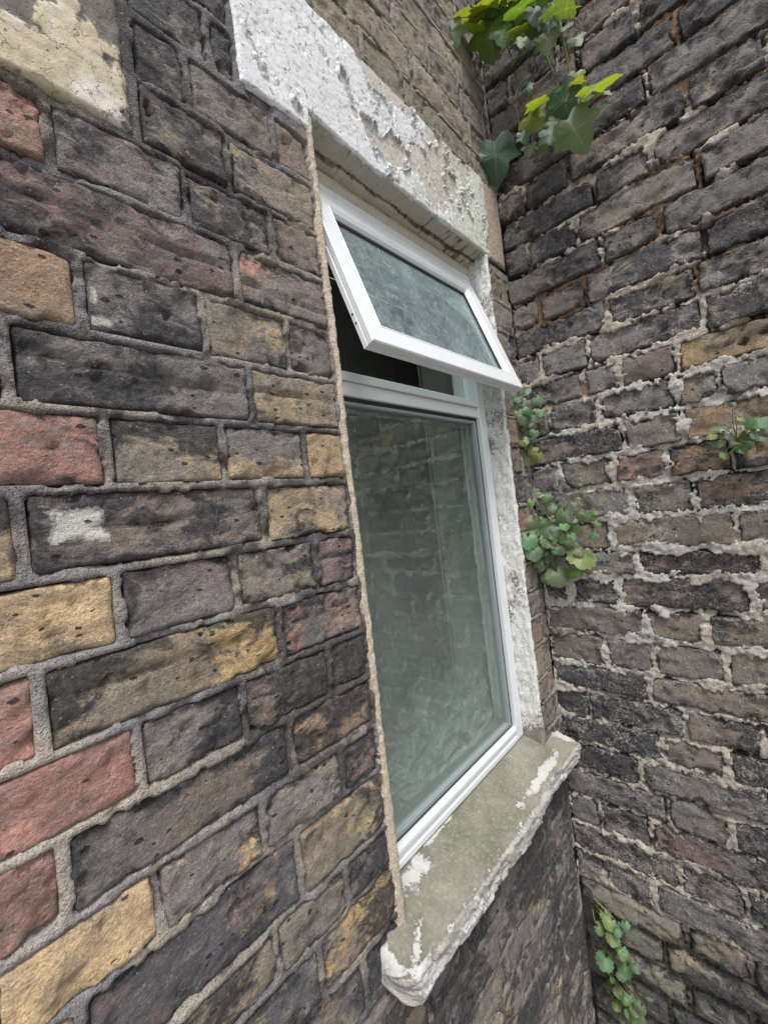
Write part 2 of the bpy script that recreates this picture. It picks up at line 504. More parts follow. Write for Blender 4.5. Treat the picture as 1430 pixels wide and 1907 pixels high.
M_brick = mat_brick()
M_mortar = mat_mortar()
M_lintel = mat_paint("peeling_white_paint", (0.42, 0.392, 0.36), (0.55, 0.562, 0.575), (0.47, 0.485, 0.44), bump=0.5, edge=0.10, crack=0.75)
M_patch = mat_paint("peeling_cream_paint", (0.13, 0.12, 0.11), (0.42, 0.365, 0.265), (0.52, 0.48, 0.43), crack=0.5)
M_soffit = mat_paint("dirty_cream_paint", (0.22, 0.17, 0.12), (0.37, 0.355, 0.30), (0.43, 0.39, 0.32), dirt=(0.05, 0.038, 0.025), dirt_amt=0.06, stretch=(1, 0.25, 0.25))
M_reveal = mat_paint("rough_white_paint", (0.20, 0.18, 0.155), (0.60, 0.595, 0.58), (0.50, 0.495, 0.475), dirt=(0.12, 0.105, 0.09), bump=1.0, dirt_amt=0.55, edge=0.9)
M_sill = mat_sill()
M_upvc = mat_plain("white_plastic", (0.575, 0.60, 0.615), 0.36, 0.38, (0.20, 0.18, 0.145), 38)
M_gasket = mat_plain("black_rubber", (0.016, 0.018, 0.020), 0.5, 0.2, (0.10, 0.10, 0.09), 60)
M_metal = mat_plain("grey_steel", (0.34, 0.34, 0.33), 0.42, 0.5, (0.10, 0.07, 0.05), 70, 0.8)
M_glass_low = mat_glass("dusty_glass", 0.17, (0.30, 0.355, 0.33), (0.84, 0.90, 0.87), 0.02)
M_glass_up = mat_glass("scratched_dusty_glass", 0.34, (0.30, 0.37, 0.39), (0.80, 0.88, 0.86), 0.05, 0.45)
M_leaf = mat_leaf()
M_stem = mat_plain("stem", (0.085, 0.055, 0.032), 0.7, 0.4, (0.16, 0.13, 0.06), 120)
M_stem_green = mat_plain("green_stem", (0.16, 0.17, 0.06), 0.6, 0.3, (0.14, 0.09, 0.05), 120)
M_inner = mat_plain("pale_panelling", (0.58, 0.585, 0.575), 0.45, 0.3, (0.02, 0.02, 0.02), 20)
M_inner_pale = mat_plain("pale_plaster", (0.40, 0.40, 0.37), 0.8, 0.4, (0.2, 0.19, 0.16), 25)
M_ground = mat_plain("worn_concrete", (0.22, 0.21, 0.195), 0.9, 0.6, (0.07, 0.075, 0.045), 6)

# ------------------------------------------------------------------ ground
me = mesh_np("ground", [(-40, -40, GZ), (40, -40, GZ), (40, 40, GZ), (-40, 40, GZ)], [(0, 1, 2, 3)])
link("ground", me, M_ground)['kind'] = 'structure'


# ------------------------------------------------------------------ bricks
def brick_arrays(L, H, rng, res, out=0.0, crease=None, rough=1.0, holes=(), chips=0, rr=0.0026, drop=0.0026):
    """front face of a worn brick with its sides; local: x along, -y out, z up, centred"""
    nx = max(5, int(round(L / res))); nz = max(4, int(round(H / res)))
    us = np.concatenate([[0, 0.0022], np.linspace(0.006, L - 0.006, nx), [L - 0.0022, L]]) - L / 2
    vs = np.concatenate([[0, 0.0022], np.linspace(0.006, H - 0.006, nz), [H - 0.0022, H]]) - H / 2
    X, Z = np.meshgrid(us, vs)
    sd_ = rng.randrange(10000)
    ox, oz = rng.random() * 50, rng.random() * 50
    # wobbly outline
    Xw = X + (fbm(X + ox, Z + oz, 32, 4, sd_) - 0.5) * 0.0052 * rough
    Zw = Z + (fbm(X + ox, Z + oz, 36, 4, sd_ + 7) - 0.5) * 0.0052 * rough
    r = 0.0032
    qx = np.abs(X) - (L / 2 - r); qz = np.abs(Z) - (H / 2 - r)
    d = -(np.hypot(np.maximum(qx, 0), np.maximum(qz, 0)) + np.minimum(np.maximum(qx, qz), 0) - r)
    d = d + (fbm(X + ox, Z + oz, 70, 3, sd_ + 3) - 0.55) * 0.006 * rough
    for _ in range(chips):
        cx = rng.choice((-1, 1)) * L / 2; cz = rng.choice((-1, 1)) * H / 2
        if rng.random() < 0.5:
            cx = rng.uniform(-L / 2, L / 2)
        cr = rng.uniform(0.006, 0.016)
        d = np.minimum(d, (np.hypot(X - cx, (Z - cz) * 1.3) - cr) * 0.8 + (fbm(X + ox, Z + oz, 120, 2, sd_ + 5) - 0.5) * 0.006)
    o = out - np.where(d < rr, ((rr - np.maximum(d, -0.004)) / rr) ** 2 * drop, 0)
    o = o + (fbm(X + ox, Z + oz, 20, 3, sd_ + 9) - 0.5) * 0.0024 * rough
    o = o + (fbm(X * 0.8 + ox, Z + oz, 90, 4, sd_ + 11) - 0.5) * 0.0036 * rough
    pr = fbm(X * 0.5 + ox, Z + oz, 45, 3, sd_ + 13)
    o = o - sst(0.56, 0.60, pr) * 0.0020 * rough - sst(0.66, 0.68, fbm(X + ox, Z + oz, 30, 4, sd_ + 14)) * 0.0035 * rough
    o = o + X / L * rng.uniform(-1, 1) * 0.003 + Z / H * rng.uniform(-1, 1) * 0.003
    if crease:
        f, sl = crease
        zc = -H / 2 + f * H + sl * X + (fbm(X + ox, X * 0 + oz, 25, 2, sd_ + 2) - 0.5) * 0.006
        o = o - np.exp(-((Z - zc) / 0.0021) ** 2) * 0.0060 + np.where(Z > zc, 0.0016, 0) * np.exp(-np.abs(Z - zc) / 0.01)
    for hx, hz, hr, hd in holes:
        q = np.hypot(X - hx, Z - hz) + (fbm(X + ox, Z + oz, 180, 2, sd_ + 4) - 0.5) * hr * 0.8
        o = o - hd * (1 - sst(hr * 0.6, hr * 1.1, q))
    n_z, n_x = X.shape
    V = np.stack([Xw, -o, Zw], -1).reshape(-1, 3)
    Q = grid_quads(n_x, n_z)
    # sides going back into the wall
    idx = np.arange(n_x * n_z).reshape(n_z, n_x)
    ring = np.concatenate([idx[0, :-1], idx[:-1, -1], idx[-1, :0:-1], idx[:0:-1, 0]])
    back = V[ring].copy(); back[:, 1] = 0.032
    b0 = len(V); m = len(ring)
    k = np.arange(m); k2 = (k + 1) % m
    V = np.concatenate([V, back])
    Q = np.concatenate([Q, np.stack([ring[k2], ring[k], b0 + k, b0 + k2], 1)])
    dd = np.concatenate([d.ravel(), np.full(m, -0.004)])
    return V, Q, dd, (ox, oz, sd_)


def brick(parent, s0, s1, z0, z1, rng, col, col2=None, w=0.0, soot=0.3, lime=0.0, res=0.006, out=0.0, name="brick",
          wgrad=None, sootgrad=None, limeblob=None, **kw):
    L, H = s1 - s0, z1 - z0
    V, Q, d, (ox, oz, sd_) = brick_arrays(L, H, rng, res, out, **kw)
    X, Z = V[:, 0], V[:, 2]
    base = lin(col)
    mott = fbm(X + ox, Z + oz, 30, 3, sd_ + 21)
    alt = lin(rng.choice([OL, GY, DK, PL, BR, GY, (128, 112, 92)]))
    m_ = sst(0.42, 0.62, fbm(X * 0.8 + ox, Z + oz, 20, 4, sd_ + 26))[:, None] * (0.6 if soot > 0.15 else 0.25)
    tint = (base[None, :] * (1 - m_) + alt * m_) * (0.80 + 0.45 * mott)[:, None]
    W = w + 0 * X
    if wgrad:                       # direction and offset of the second colour's patch
        gx, gz, g0 = wgrad
        W = np.clip(0.5 + (X / L * gx + Z / H * gz - g0) * 1.6, 0, 1) * w
    W = W + (fbm(X + ox, Z + oz, 18, 3, sd_ + 22) - 0.5) * 0.7 * (w > 0)
    sx, sz = X + (s0 + s1) / 2, Z + (z0 + z1) / 2
    so_ = soot + (fbm(X * 0.7 + ox, Z + oz, 14, 3, sd_ + 23) - 0.5) * 0.6 + (fbm(sx, sz, 7, 4, 777) - 0.5) * 0.9
    if soot < 0.15:
        so_ = soot + (so_ - soot) * 0.55
    if sootgrad:
        gx, gz, g0 = sootgrad
        so_ = so_ + (X / L * gx + Z / H * gz - g0)
    so_ = so_ + 0.16 * np.clip(1 - d / 0.012, 0, 1)
    li = lime + (fbm(X + ox, Z + oz, 35, 3, sd_ + 24) - 0.5) * 0.5 + (0.18 if lime > 0.08 else 0.0) * np.clip(1 - d / 0.009, 0, 1)
    if lime <= 0:
        li = li * 0
    for bx, bz, rx, rz in (limeblob or ()):
        qd = np.maximum(np.abs(X - bx) / rx, np.abs(Z - bz) / rz) + (fbm(X + ox, Z + oz, 60, 3, sd_ + 25) - .5) * 0.7
        li = np.maximum(li, 1.3 * sst(1.1, 0.8, qd))
    me = mesh_np(name, V, Q, {'tint': tint, 'wts': np.stack([W, so_, li], 1)})
    o = link(name, me, M_brick, parent, ((s0 + s1) / 2, 0, (z0 + z1) / 2 - GZ))
    o.color = (*lin(col2 if col2 is not None else col), 1)
    return o


def mortar_sheet(parent, s0, s1, z0, z1, res, rects, profile, name="mortar", cut=None):
    """one sheet of mortar between the bricks; rects are the bricks, profile() gives relief and colour"""
    nx = int(round((s1 - s0) / res)) + 1; nz = int(round((z1 - z0) / res)) + 1
    us = np.linspace(s0, s1, nx); vs = np.linspace(z0, z1, nz)
    Sg, Zg = np.meshgrid(us, vs)
    D = np.full(Sg.shape, -0.02)
    for a, b, c, e in rects:
        i0 = max(0, int((a - 0.012 - s0) / res)); i1 = min(nx, int((b + 0.012 - s0) / res) + 2)
        j0 = max(0, int((c - 0.012 - z0) / res)); j1 = min(nz, int((e + 0.012 - z0) / res) + 2)
        if i1 <= i0 or j1 <= j0:
            continue
        sx, sz = Sg[j0:j1, i0:i1], Zg[j0:j1, i0:i1]
        q = np.minimum(np.minimum(sx - a, b - sx), np.minimum(sz - c, e - sz))
        D[j0:j1, i0:i1] = np.maximum(D[j0:j1, i0:i1], q)
    h, smear, tint, wts = profile(Sg, Zg, D)
    h = h - sst(smear, smear + 0.0022, D) * 0.03
    V = np.stack([Sg, -h, Zg - GZ], -1).reshape(-1, 3)
    Q = grid_quads(nx, nz)
    Dv = D.ravel(); sm = smear.ravel()
    keep = (Dv[Q] < sm[Q] + 0.008).any(1)
    if cut is not None:
        keep &= ~cut(Sg, Zg).ravel()[Q].any(1)
    Q = Q[keep]
    used = np.unique(Q)
    remap = np.zeros(len(V), int); remap[used] = np.arange(len(used))
    me = mesh_np(name, V[used], remap[Q], {'tint': tint.reshape(-1, 3)[used], 'wts': wts.reshape(-1, 3)[used]})
    return link(name, me, M_mortar, parent)


def far_bricks(parent, rects, rng, colfn, name="far_brickwork"):
    """brickwork round the part one sees: real bricks, joined"""
    Vs, Qs, T, Wt = [], [], [], []
    b = 0
    for a, c, z0, z1 in rects:
        V, Q, d, _ = brick_arrays(c - a, z1 - z0, rng, 0.022)
        V = V + np.array([(a + c) / 2, 0, (z0 + z1) / 2 - GZ])
        col, soot = colfn(rng)
        Vs.append(V); Qs.append(Q + b); b += len(V)
        T.append(np.tile(lin(col), (len(V), 1)))
        Wt.append(np.tile([0, soot, 0.0], (len(V), 1)))
    me = mesh_np(name, np.concatenate(Vs), np.concatenate(Qs), {'tint': np.concatenate(T), 'wts': np.concatenate(Wt)})
    o = link(name, me, M_brick, parent)
    o['kind'] = 'stuff'
    return o


J = 0.0104          # joint width
# ================================================================== the window wall (plane y = 0)
wallL = thing("brick_wall", "old sooty brick wall with ochre and red bricks holding the window", "wall", (0, 0, GZ))
ZJ = {-2: 0.5894, -1: 0.515, 0: 0.4383, 1: 0.3655, 2: 0.2875, 3: 0.2096, 4: 0.1321, 5: 0.0557, 6: -0.0239, 7: -0.0997,
      8: -0.1768, 9: -0.2485, 10: -0.3219, 11: -0.3932, 12: -0.4800, 13: -0.5420, 14: -0.6170}
for k in range(-3, -25, -1):
    ZJ[k] = ZJ[k + 1] + 0.0752
for k in range(15, 29):
    ZJ[k] = ZJ[k - 1] - 0.0752
DK, BL, BR, OL = (100, 96, 95), (78, 77, 82), (114, 102, 92), (124, 115, 101)
OC, YE, RD, PK = (156, 136, 107), (164, 140, 98), (148, 110, 102), (178, 131, 118)
PL, OR, CR, GY = (112, 92, 89), (140, 115, 94), (198, 170, 131), (114, 109, 107)
# per course: joints along the course, then for each brick (colour, second colour, weight, soot, extras)
LROWS = {
    -2: ([0.248, 0.371], [(GY, DK, .2, .45, {}), (OL, DK, .3, .32, {}), (PL, OL, .3, .30, {})]),
    -1: ([0.294], [(DK, OC, .62, .40, dict(wgrad=(0.7, -0.5, 0.0), holes=[(-.042, .008, .006, .012)])), (OL, OC, .35, .33, {})]),
    0: ([0.102, 0.231, 0.348], [(OR, RD, .6, .20, dict(holes=[(-0.03, .01, .005, .01), (0.02, -.02, .003, .006)])), (GY, OL, .3, .38, {}), (OL, GY, .4, .34, dict(crease=(.72, -.10))), (PL, GY, .4, .36, {})]),
    1: ([0.050, 0.286], [(PL, DK, .4, .5, {}), (DK, PL, .5, .50, dict(crease=(.55, -.03), chips=2)), (BR, PK, .40, .36, dict(wgrad=(-.7, .5, .05), crease=(.35, -.04)))]),
    2: ([0.112, 0.236, 0.354], [(OR, OC, .4, .16, {}), (DK, PL, .3, .46, dict(holes=[(.02, .0, .004, .008)], limeblob=[(-.046, -.024, .010, .006), (-.05, .0, .004, .008)])), (OL, OC, .35, .30, {}), (DK, GY, .3, .46, dict(chips=3))]),
    3: ([0.051, 0.285], [(DK, OL, .2, .5, {}), (DK, OC, .36, .40, dict(crease=(.60, -.055), wgrad=(.9, -.5, .15), holes=[(-.05, -.003, .005, .008), (-.105, .018, .004, .007)])), (OL, OC, .38, .30, dict(crease=(.62, .02)))]),
    4: ([0.119, 0.239, 0.361], [(RD, OR, .38, .22, dict(wgrad=(.8, .1, .1), holes=[(.018, .002, .004, .006)])), (OL, OC, .35, .50, dict(sootgrad=(0, .65, .02))), (GY, OC, .55, .30, dict(wgrad=(0, -1.2, .1), sootgrad=(0, .5, .05))), (YE, OC, .4, .10, {})]),
    5: ([0.047, 0.285], [(OC, BR, .4, .24, {}), (DK, BR, .5, .42, dict(crease=(.55, .03), limeblob=[(-.078, .006, .024, .017)])), (OC, BR, .35, .26, {})]),
    6: ([0.114, 0.238, 0.359], [(CR, OC, .45, .06, {}), (GY, PK, .30, .40, dict(wgrad=(.8, .8, .25))), (OL, GY, .4, .34, dict(chips=2)), (PL, BR, .5, .30, dict(crease=(.62, .02)))]),
    7: ([0.047, 0.288], [(PK, RD, .5, .08, {}), (OL, YE, .62, .44, dict(wgrad=(1.0, -.2, .0), crease=(.62, .02), sootgrad=(-.5, .3, .0))), (RD, DK, .5, .34, dict(crease=(.66, .06), sootgrad=(0, .4, .1)))]),
    8: ([0.116, 0.228, 0.358], [(PK, RD, .5, .05, {}), (GY, BL, .4, .52, {}), (OL, YE, .58, .40, dict(wgrad=(.3, -.3, .0), chips=1)), (BR, OL, .4, .34, {})]),
    9: ([0.050, 0.284], [(RD, PK, .4, .10, {}), (BR, DK, .5, .44, dict(chips=1)), (OR, BR, .5, .28, {})]),
    10: ([0.118, 0.236, 0.359], [(RD, PK, .4, .10, dict(chips=2)), (BL, CR, .30, .50, {}), (GY, OL, .4, .40, {}), (PL, DK, .4, .42, {})]),
    11: ([0.052, 0.278], [(OC, OR, .3, .1, {}), (CR, OC, .4, .06, {}), (GY, YE, .5, .36, dict(wgrad=(.6, .3, .05)))]),
    12: ([0.112, 0.234, 0.345], [(OC, OR, .3, .2, {}), (OL, OC, .4, .44, {}), (DK, YE, .42, .40, dict(wgrad=(.6, -.2, .05))), (PL, DK, .4, .38, {})]),
    13: ([0.050, 0.290], [(OC, OR, .3, .2, {}), (BL, OC, .36, .50, {}), (OL, YE, .42, .42, {})]),
}
# in courses 9 to 11 the picture starts half way along a brick
LROWS[10] = ([0.118, 0.236, 0.359], [(CR, OC, .4, .08, {}), (GY, CR, .34, .44, {}), (GY, OL, .45, .36, {}), (PL, DK, .4, .42, {})])
LROWS[11] = ([0.050, 0.278], [(OC, CR, .4, .10, {}), (BL, YE, .40, .46, dict(wgrad=(.8, -.3, .05))), (OL, YE, .55, .36, dict(wgrad=(.5, .2, .0)))])

rng = random.Random(11)
rectsL = []          # every near brick of this wall
farL = []
LIN0, LIN1 = 0.603, 0.830      # the lintel's bottom and top
LX0 = 0.3225


def put(s0, s1, z0, z1, spec):
    col, c2, w_, soot, ex = spec
    rectsL.append((s0, s1, z0, z1))
    brick(wallL, s0, s1, z0, z1, rng, col, c2, w_, soot, res=0.0056, out=rng.uniform(-0.0015, 0.002), **ex)


def dark_spec(below=False, pale=False):
    if pale:
        c = rng.choice([(128, 121, 104), (120, 113, 98), (138, 130, 112), (112, 106, 96)])
        return (c, (96, 88, 76), .35, .26, {})
    c = rng.choice([DK, GY, BL, DK, OL, DK, GY])
    low_ = 0.04 if below else 0
    c2 = rng.choice([OL, OC, GY, DK, BR])
    return (c, c2, rng.uniform(.2, .45), rng.uniform(.40, .56) + low_, dict(chips=rng.choice((0, 1, 2)), rough=1.25))


for k in range(-16, 27):
    zt, zb = ZJ[k] - J / 2, ZJ[k + 1] + J / 2
    if k in LROWS:
        perps, specs = LROWS[k]
    else:
        perps, specs = None, None
    base = [0.236 + 0.1195 * i for i in range(-12, 10)] if k % 2 == 0 else [0.285 + 0.235 * i for i in range(-7, 6)]
    # spans of wall free for bricks in this course
    spans = []
    zm = (zt + zb) / 2
    xl0 = 0.19 if 0.44 < zm < 0.83 else -1.2
    if zm > 0.84:
        spans = [(-1.2, XC - 0.004)]
    elif zm > 0.60:
        spans = [(xl0, LX0 - 0.006)]
    elif zm > -0.665:
        spans = [(xl0, XL - 0.013), (XR + 0.012, XC - 0.004)]
    else:
        spans = [(-1.2, XC - 0.004)]
    for a, b in spans:
        if perps and b < 0.5:
            js = [p for p in base if p < perps[0] - 0.09] + perps
        else:
            js = [p + rng.uniform(-.004, .004) for p in base]
        js = [p for p in js if a + 0.03 < p < b - 0.03]
        ed = [a] + js + [b]
        for i in range(len(ed) - 1):
            s0 = ed[i] + (J / 2 if i else 0); s1 = ed[i + 1] - (J / 2 if i < len(ed) - 2 else 0)
            vis = s1 > -0.03 and -1.52 < zm < 1.45
            if vis and zm > 0.60 and s1 < 0.15 or (zm < -0.70 and s1 < 0.05):
                vis = False
            if not vis:
                farL.append((s0, s1, zb, zt)); continue
            if perps and b < 0.5:
                # the brick list ends at the arris: count from there
                q = len(ed) - 1 - i
                spec = specs[-q] if q <= len(specs) else dark_spec()
            elif zm > 0.83:
                spec = dark_spec(pale=True)
            elif a > 0.9:
                spec = (rng.choice([BR, OL, (120, 96, 78), DK]), OL, .4, rng.uniform(.2, .45), {})
            else:
                spec = dark_spec(below=True)
            put(s0, s1, zb + rng.uniform(-.001, .001), zt + rng.uniform(-.001, .001), spec)


def prof_left(Sg, Zg, D):
    n1 = fbm(Sg, Zg, 30, 4, 101); n2 = fbm(Sg, Zg, 140, 4, 102); n3 = fbm(Sg, Zg, 9, 3, 103)
    # weathered, slightly proud struck pointing
    h = 0.0007 + (n1 - 0.5) * 0.0030 + (n2 - 0.5) * 0.0022
    lost = sst(0.56, 0.66, fbm(Sg, Zg, 20, 3, 104))
    h = h - lost * 0.0055 * (Sg > 0.06)
    low = sst(-0.55, -0.75, Zg)
    high = sst(0.83, 0.87, Zg)
    smear = 0.0002 + (n1 - 0.48) * 0.005 + (n2 - .5) * 0.0035 + low * 0.003
    t = np.ones(Sg.shape + (1,)) * lin((104, 102, 103))
    t = t * (0.75 + 0.5 * n3[..., None])
    cream = sst(0.5, 0.7, fbm(Sg, Zg, 7, 3, 106))[..., None] * 0.6
    cream = np.maximum(cream, sst(0.39, 0.43, Sg)[..., None] * 0.4)
    t = t * (1 - cream) + lin((146, 137, 124)) * cream
    newer = sst(0.22, 0.02, Sg) * sst(0.1, -0.15, Zg)          # repointed in a paler mortar low on the left
    t = t * (1 + 0.45 * newer[..., None])
    soot = 0.50 + (fbm(Sg, Zg, 7, 4, 777) - 0.5) * 1.2 + (fbm(Sg, Zg, 24, 4, 107) - 0.5) * 0.8 - 0.30 * (1 - sst(0.0, 0.22, Sg)) * sst(0.2, -0.1, Zg) + 0.20 * low - 0.25 * high - 0.2 * cream[..., 0]
    lime = 0.10 + 0 * Sg + high * 0.12 + 0.16 * sst(0.55, 0.7, fbm(Sg, Zg, 12, 3, 108))
    moss = 0.0 * Sg + 0.25 * sst(-0.9, -1.4, Zg)
    return h, smear, t, np.stack([moss, soot, lime], -1)


def hole_left(Sg, Zg):
    op = (Sg > XL - 0.004) & (Sg < XR + 0.004) & (Zg > -0.685) & (Zg < 0.64)
    lt = (Sg > LX0 + 0.004) & (Zg > LIN0 + 0.003) & (Zg < LIN1 - 0.004)
    pt = (Sg < 0.172) & (Zg > 0.449) & (Zg < 0.80)
    return op | lt | pt


mortar_sheet(wallL, -0.04, XC, -1.52, 1.42, 0.0034, rectsL, prof_left, cut=hole_left)
far_bricks(wallL, farL, random.Random(5), lambda r: (r.choice([DK, OC, BR, RD, OL, GY]), r.uniform(.2, .5)))
# mortar behind the far brickwork, and the thickness of the wall
bm = bmesh.new()
for lo, hi in (((-1.2, 0.012, GZ), (-0.03, 0.25, 2.0)), ((-0.03, 0.0345, GZ), (XL - 0.012, 0.25, 2.0)), ((XR + 0.012, 0.0345, -0.66), (1.6, 0.25, 0.66)),
               ((XL - 0.012, 0.0345, GZ), (1.6, 0.25, -0.70)), ((XL - 0.012, 0.0345, 0.86), (1.6, 0.25, 2.0)), ((-0.03, 0.012, 1.41), (XC, 0.0345, 2.0)), ((-0.03, 0.012, GZ), (XC, 0.0345, -1.515))):
    box_bm(bm, (lo[0], lo[1], lo[2] - GZ), (hi[0], hi[1], hi[2] - GZ), 0)
me = bpy.data.meshes.new("wall_core"); bm.to_mesh(me); bm.free()
for nme, c in (('tint', (0.14, 0.135, 0.13)), ('wts', (0, .4, .05))):
    at = me.attributes.new(nme, 'FLOAT_COLOR', 'POINT')
    at.data.foreach_set('color', np.tile((*c, 1), len(me.vertices)).astype(np.float32))
link("wall_core", me, M_mortar, wallL)

# sandy cement fillet down the left arris of the opening, turning the corner
nz = 420
zz = np.linspace(-0.655, 0.625, nz)
wid = 0.011 + 0.006 * (zz < -0.3) * sst(-0.3, -0.55, zz) + (fbm(zz * 0, zz, 35, 5, 55) - 0.5) * 0.008
xe = XL + (fbm(zz * 0 + 3, zz, 18, 4, 56) - 0.5) * 0.003 + (fbm(zz * 0 + 5, zz, 90, 3, 57) - 0.5) * 0.004
prof = []
for j, (fx, y) in enumerate([(-1, 0.012), (-0.9, 0.0), (-0.55, -0.004), (-0.2, -0.0052), (0.0, -0.004), (0.06, 0.002), (0.06, 0.052)]):
    x = xe + np.where(fx < 0, fx * wid, fx * 0.02)
    yy = y + (fbm(zz * 0 + j, zz, 120, 3, 60 + j) - 0.5) * 0.003 * (j < 6)
    prof.append(np.stack([x, yy, zz - GZ], -1))
V = np.stack(prof, 1).reshape(-1, 3)
Q = grid_quads(7, nz)
n_ = len(V)
me = mesh_np("cement_fillet", V, Q, {'tint': np.tile(lin((172, 160, 144)), (n_, 1)), 'wts': np.stack([np.zeros(n_), 0.08 + (fbm(V[:, 0], V[:, 2], 12, 3, 61) - .5) * .5, np.full(n_, 0.16)], 1)})
link("cement_fillet", me, M_mortar, wallL)

# right reveal, painted rough white, with its arris turned a little onto the wall
nz = 300; ny = 26
zz = np.linspace(-0.645, 0.622, nz)
tt = np.linspace(0, 1, ny)
T_, Zg = np.meshgrid(tt, zz)
ed = 0.010 + (fbm(Zg * 0, Zg, 22, 4, 71) - 0.5) * 0.012
xx = np.where(T_ < 0.25, XR + 0.002 + ed * (0.25 - T_) / 0.25, XR)
yy = np.where(T_ < 0.25, -0.002, -0.002 + (T_ - 0.25) / 0.75 * 0.060)
rel = (fbm(yy * 1 + T_ * 0.1, Zg, 45, 4, 72) - 0.5) * 0.006 + (fbm(T_ * 0.1, Zg, 160, 3, 73) - 0.5) * 0.003
xx = xx - rel * (T_ >= 0.2); yy = yy - rel * (T_ < 0.3)
V = np.stack([xx, yy, Zg - GZ], -1).reshape(-1, 3)
wt = np.stack([0.60 + (fbm(T_ * 0.1, Zg, 14, 4, 74) - 0.5) * 0.8 + 0.1 - 0.5 * sst(-0.56, -0.63, Zg) + 0 * T_ - 0.25 * (T_ < 0.12),
               0.20 + (fbm(T_ * 0.1, Zg, 30, 4, 75) - 0.5) * 0.5 + 0.25 * sst(-0.5, -0.62, Zg), 0.4 + 0 * T_], -1).reshape(-1, 3)
me = mesh_np("reveal", V, grid_quads(ny, nz)[:, ::-1], {'wts': wt})
link("reveal", me, M_reveal, wallL)
# left reveal and head of the opening, seen only from a step aside
bm = bmesh.new()
box_bm(bm, (XL - 0.011, 0.0346, -0.66 - GZ), (XL - 0.0005, 0.24, 0.62 - GZ), 0)
box_bm(bm, (XR + 0.0005, 0.062, -0.66 - GZ), (XR + 0.011, 0.24, 0.62 - GZ), 0)
bm_obj("inner_reveal", bm, M_inner_pale, wallL)

# ================================================================== the side wall (plane x = XC)
wallR = thing("brick_wall", "dark sooty side wall with pale crumbling mortar meeting the window wall in the corner", "wall", (XC, 0, GZ), -math.pi / 2)
RJ = {1: -0.222, 2: -0.3001, 3: -0.3736, 4: -0.4563, 5: -0.5268, 6: -0.5999, 7: -0.6701, 8: -0.745, 9: -0.8187, 10: -0.8967,
      0: -0.1567, -1: -0.0794, -2: -0.0003, -3: 0.0742, -4: 0.1499, -5: 0.2234, -6: 0.2962, -7: 0.3704, -8: 0.4423}
for k in range(-9, -30, -1):
    RJ[k] = RJ[k + 1] + 0.0748
for k in range(11, 20):
    RJ[k] = RJ[k - 1] - 0.0752
RP = {-9: [.074, .188, .42], -8: [.229, .400], -7: [.061, .179, .405], -6: [.160, .241, .352], -5: [.068, .187, .343, .417], -4: [.233, .348],
      -3: [.077, .202, .311], -2: [.234, .354], -1: [.062, .185, .418], 0: [.231, .46], 1: [.070, .186, .428], 2: [.230, .349],
      3: [.139, .242, .376], 4: [.226, .47], 5: [.081, .288], 6: [.236, .356], 7: [.184, .42], 8: [.232, .35], 9: [.076, .191, .425], 10: [.240, .36]}
RB1, RB2, RB3, RBO = (104, 101, 99), (92, 90, 91), (116, 111, 106), (122, 107, 92)
rectsR, farR = [], []
rng = random.Random(23)
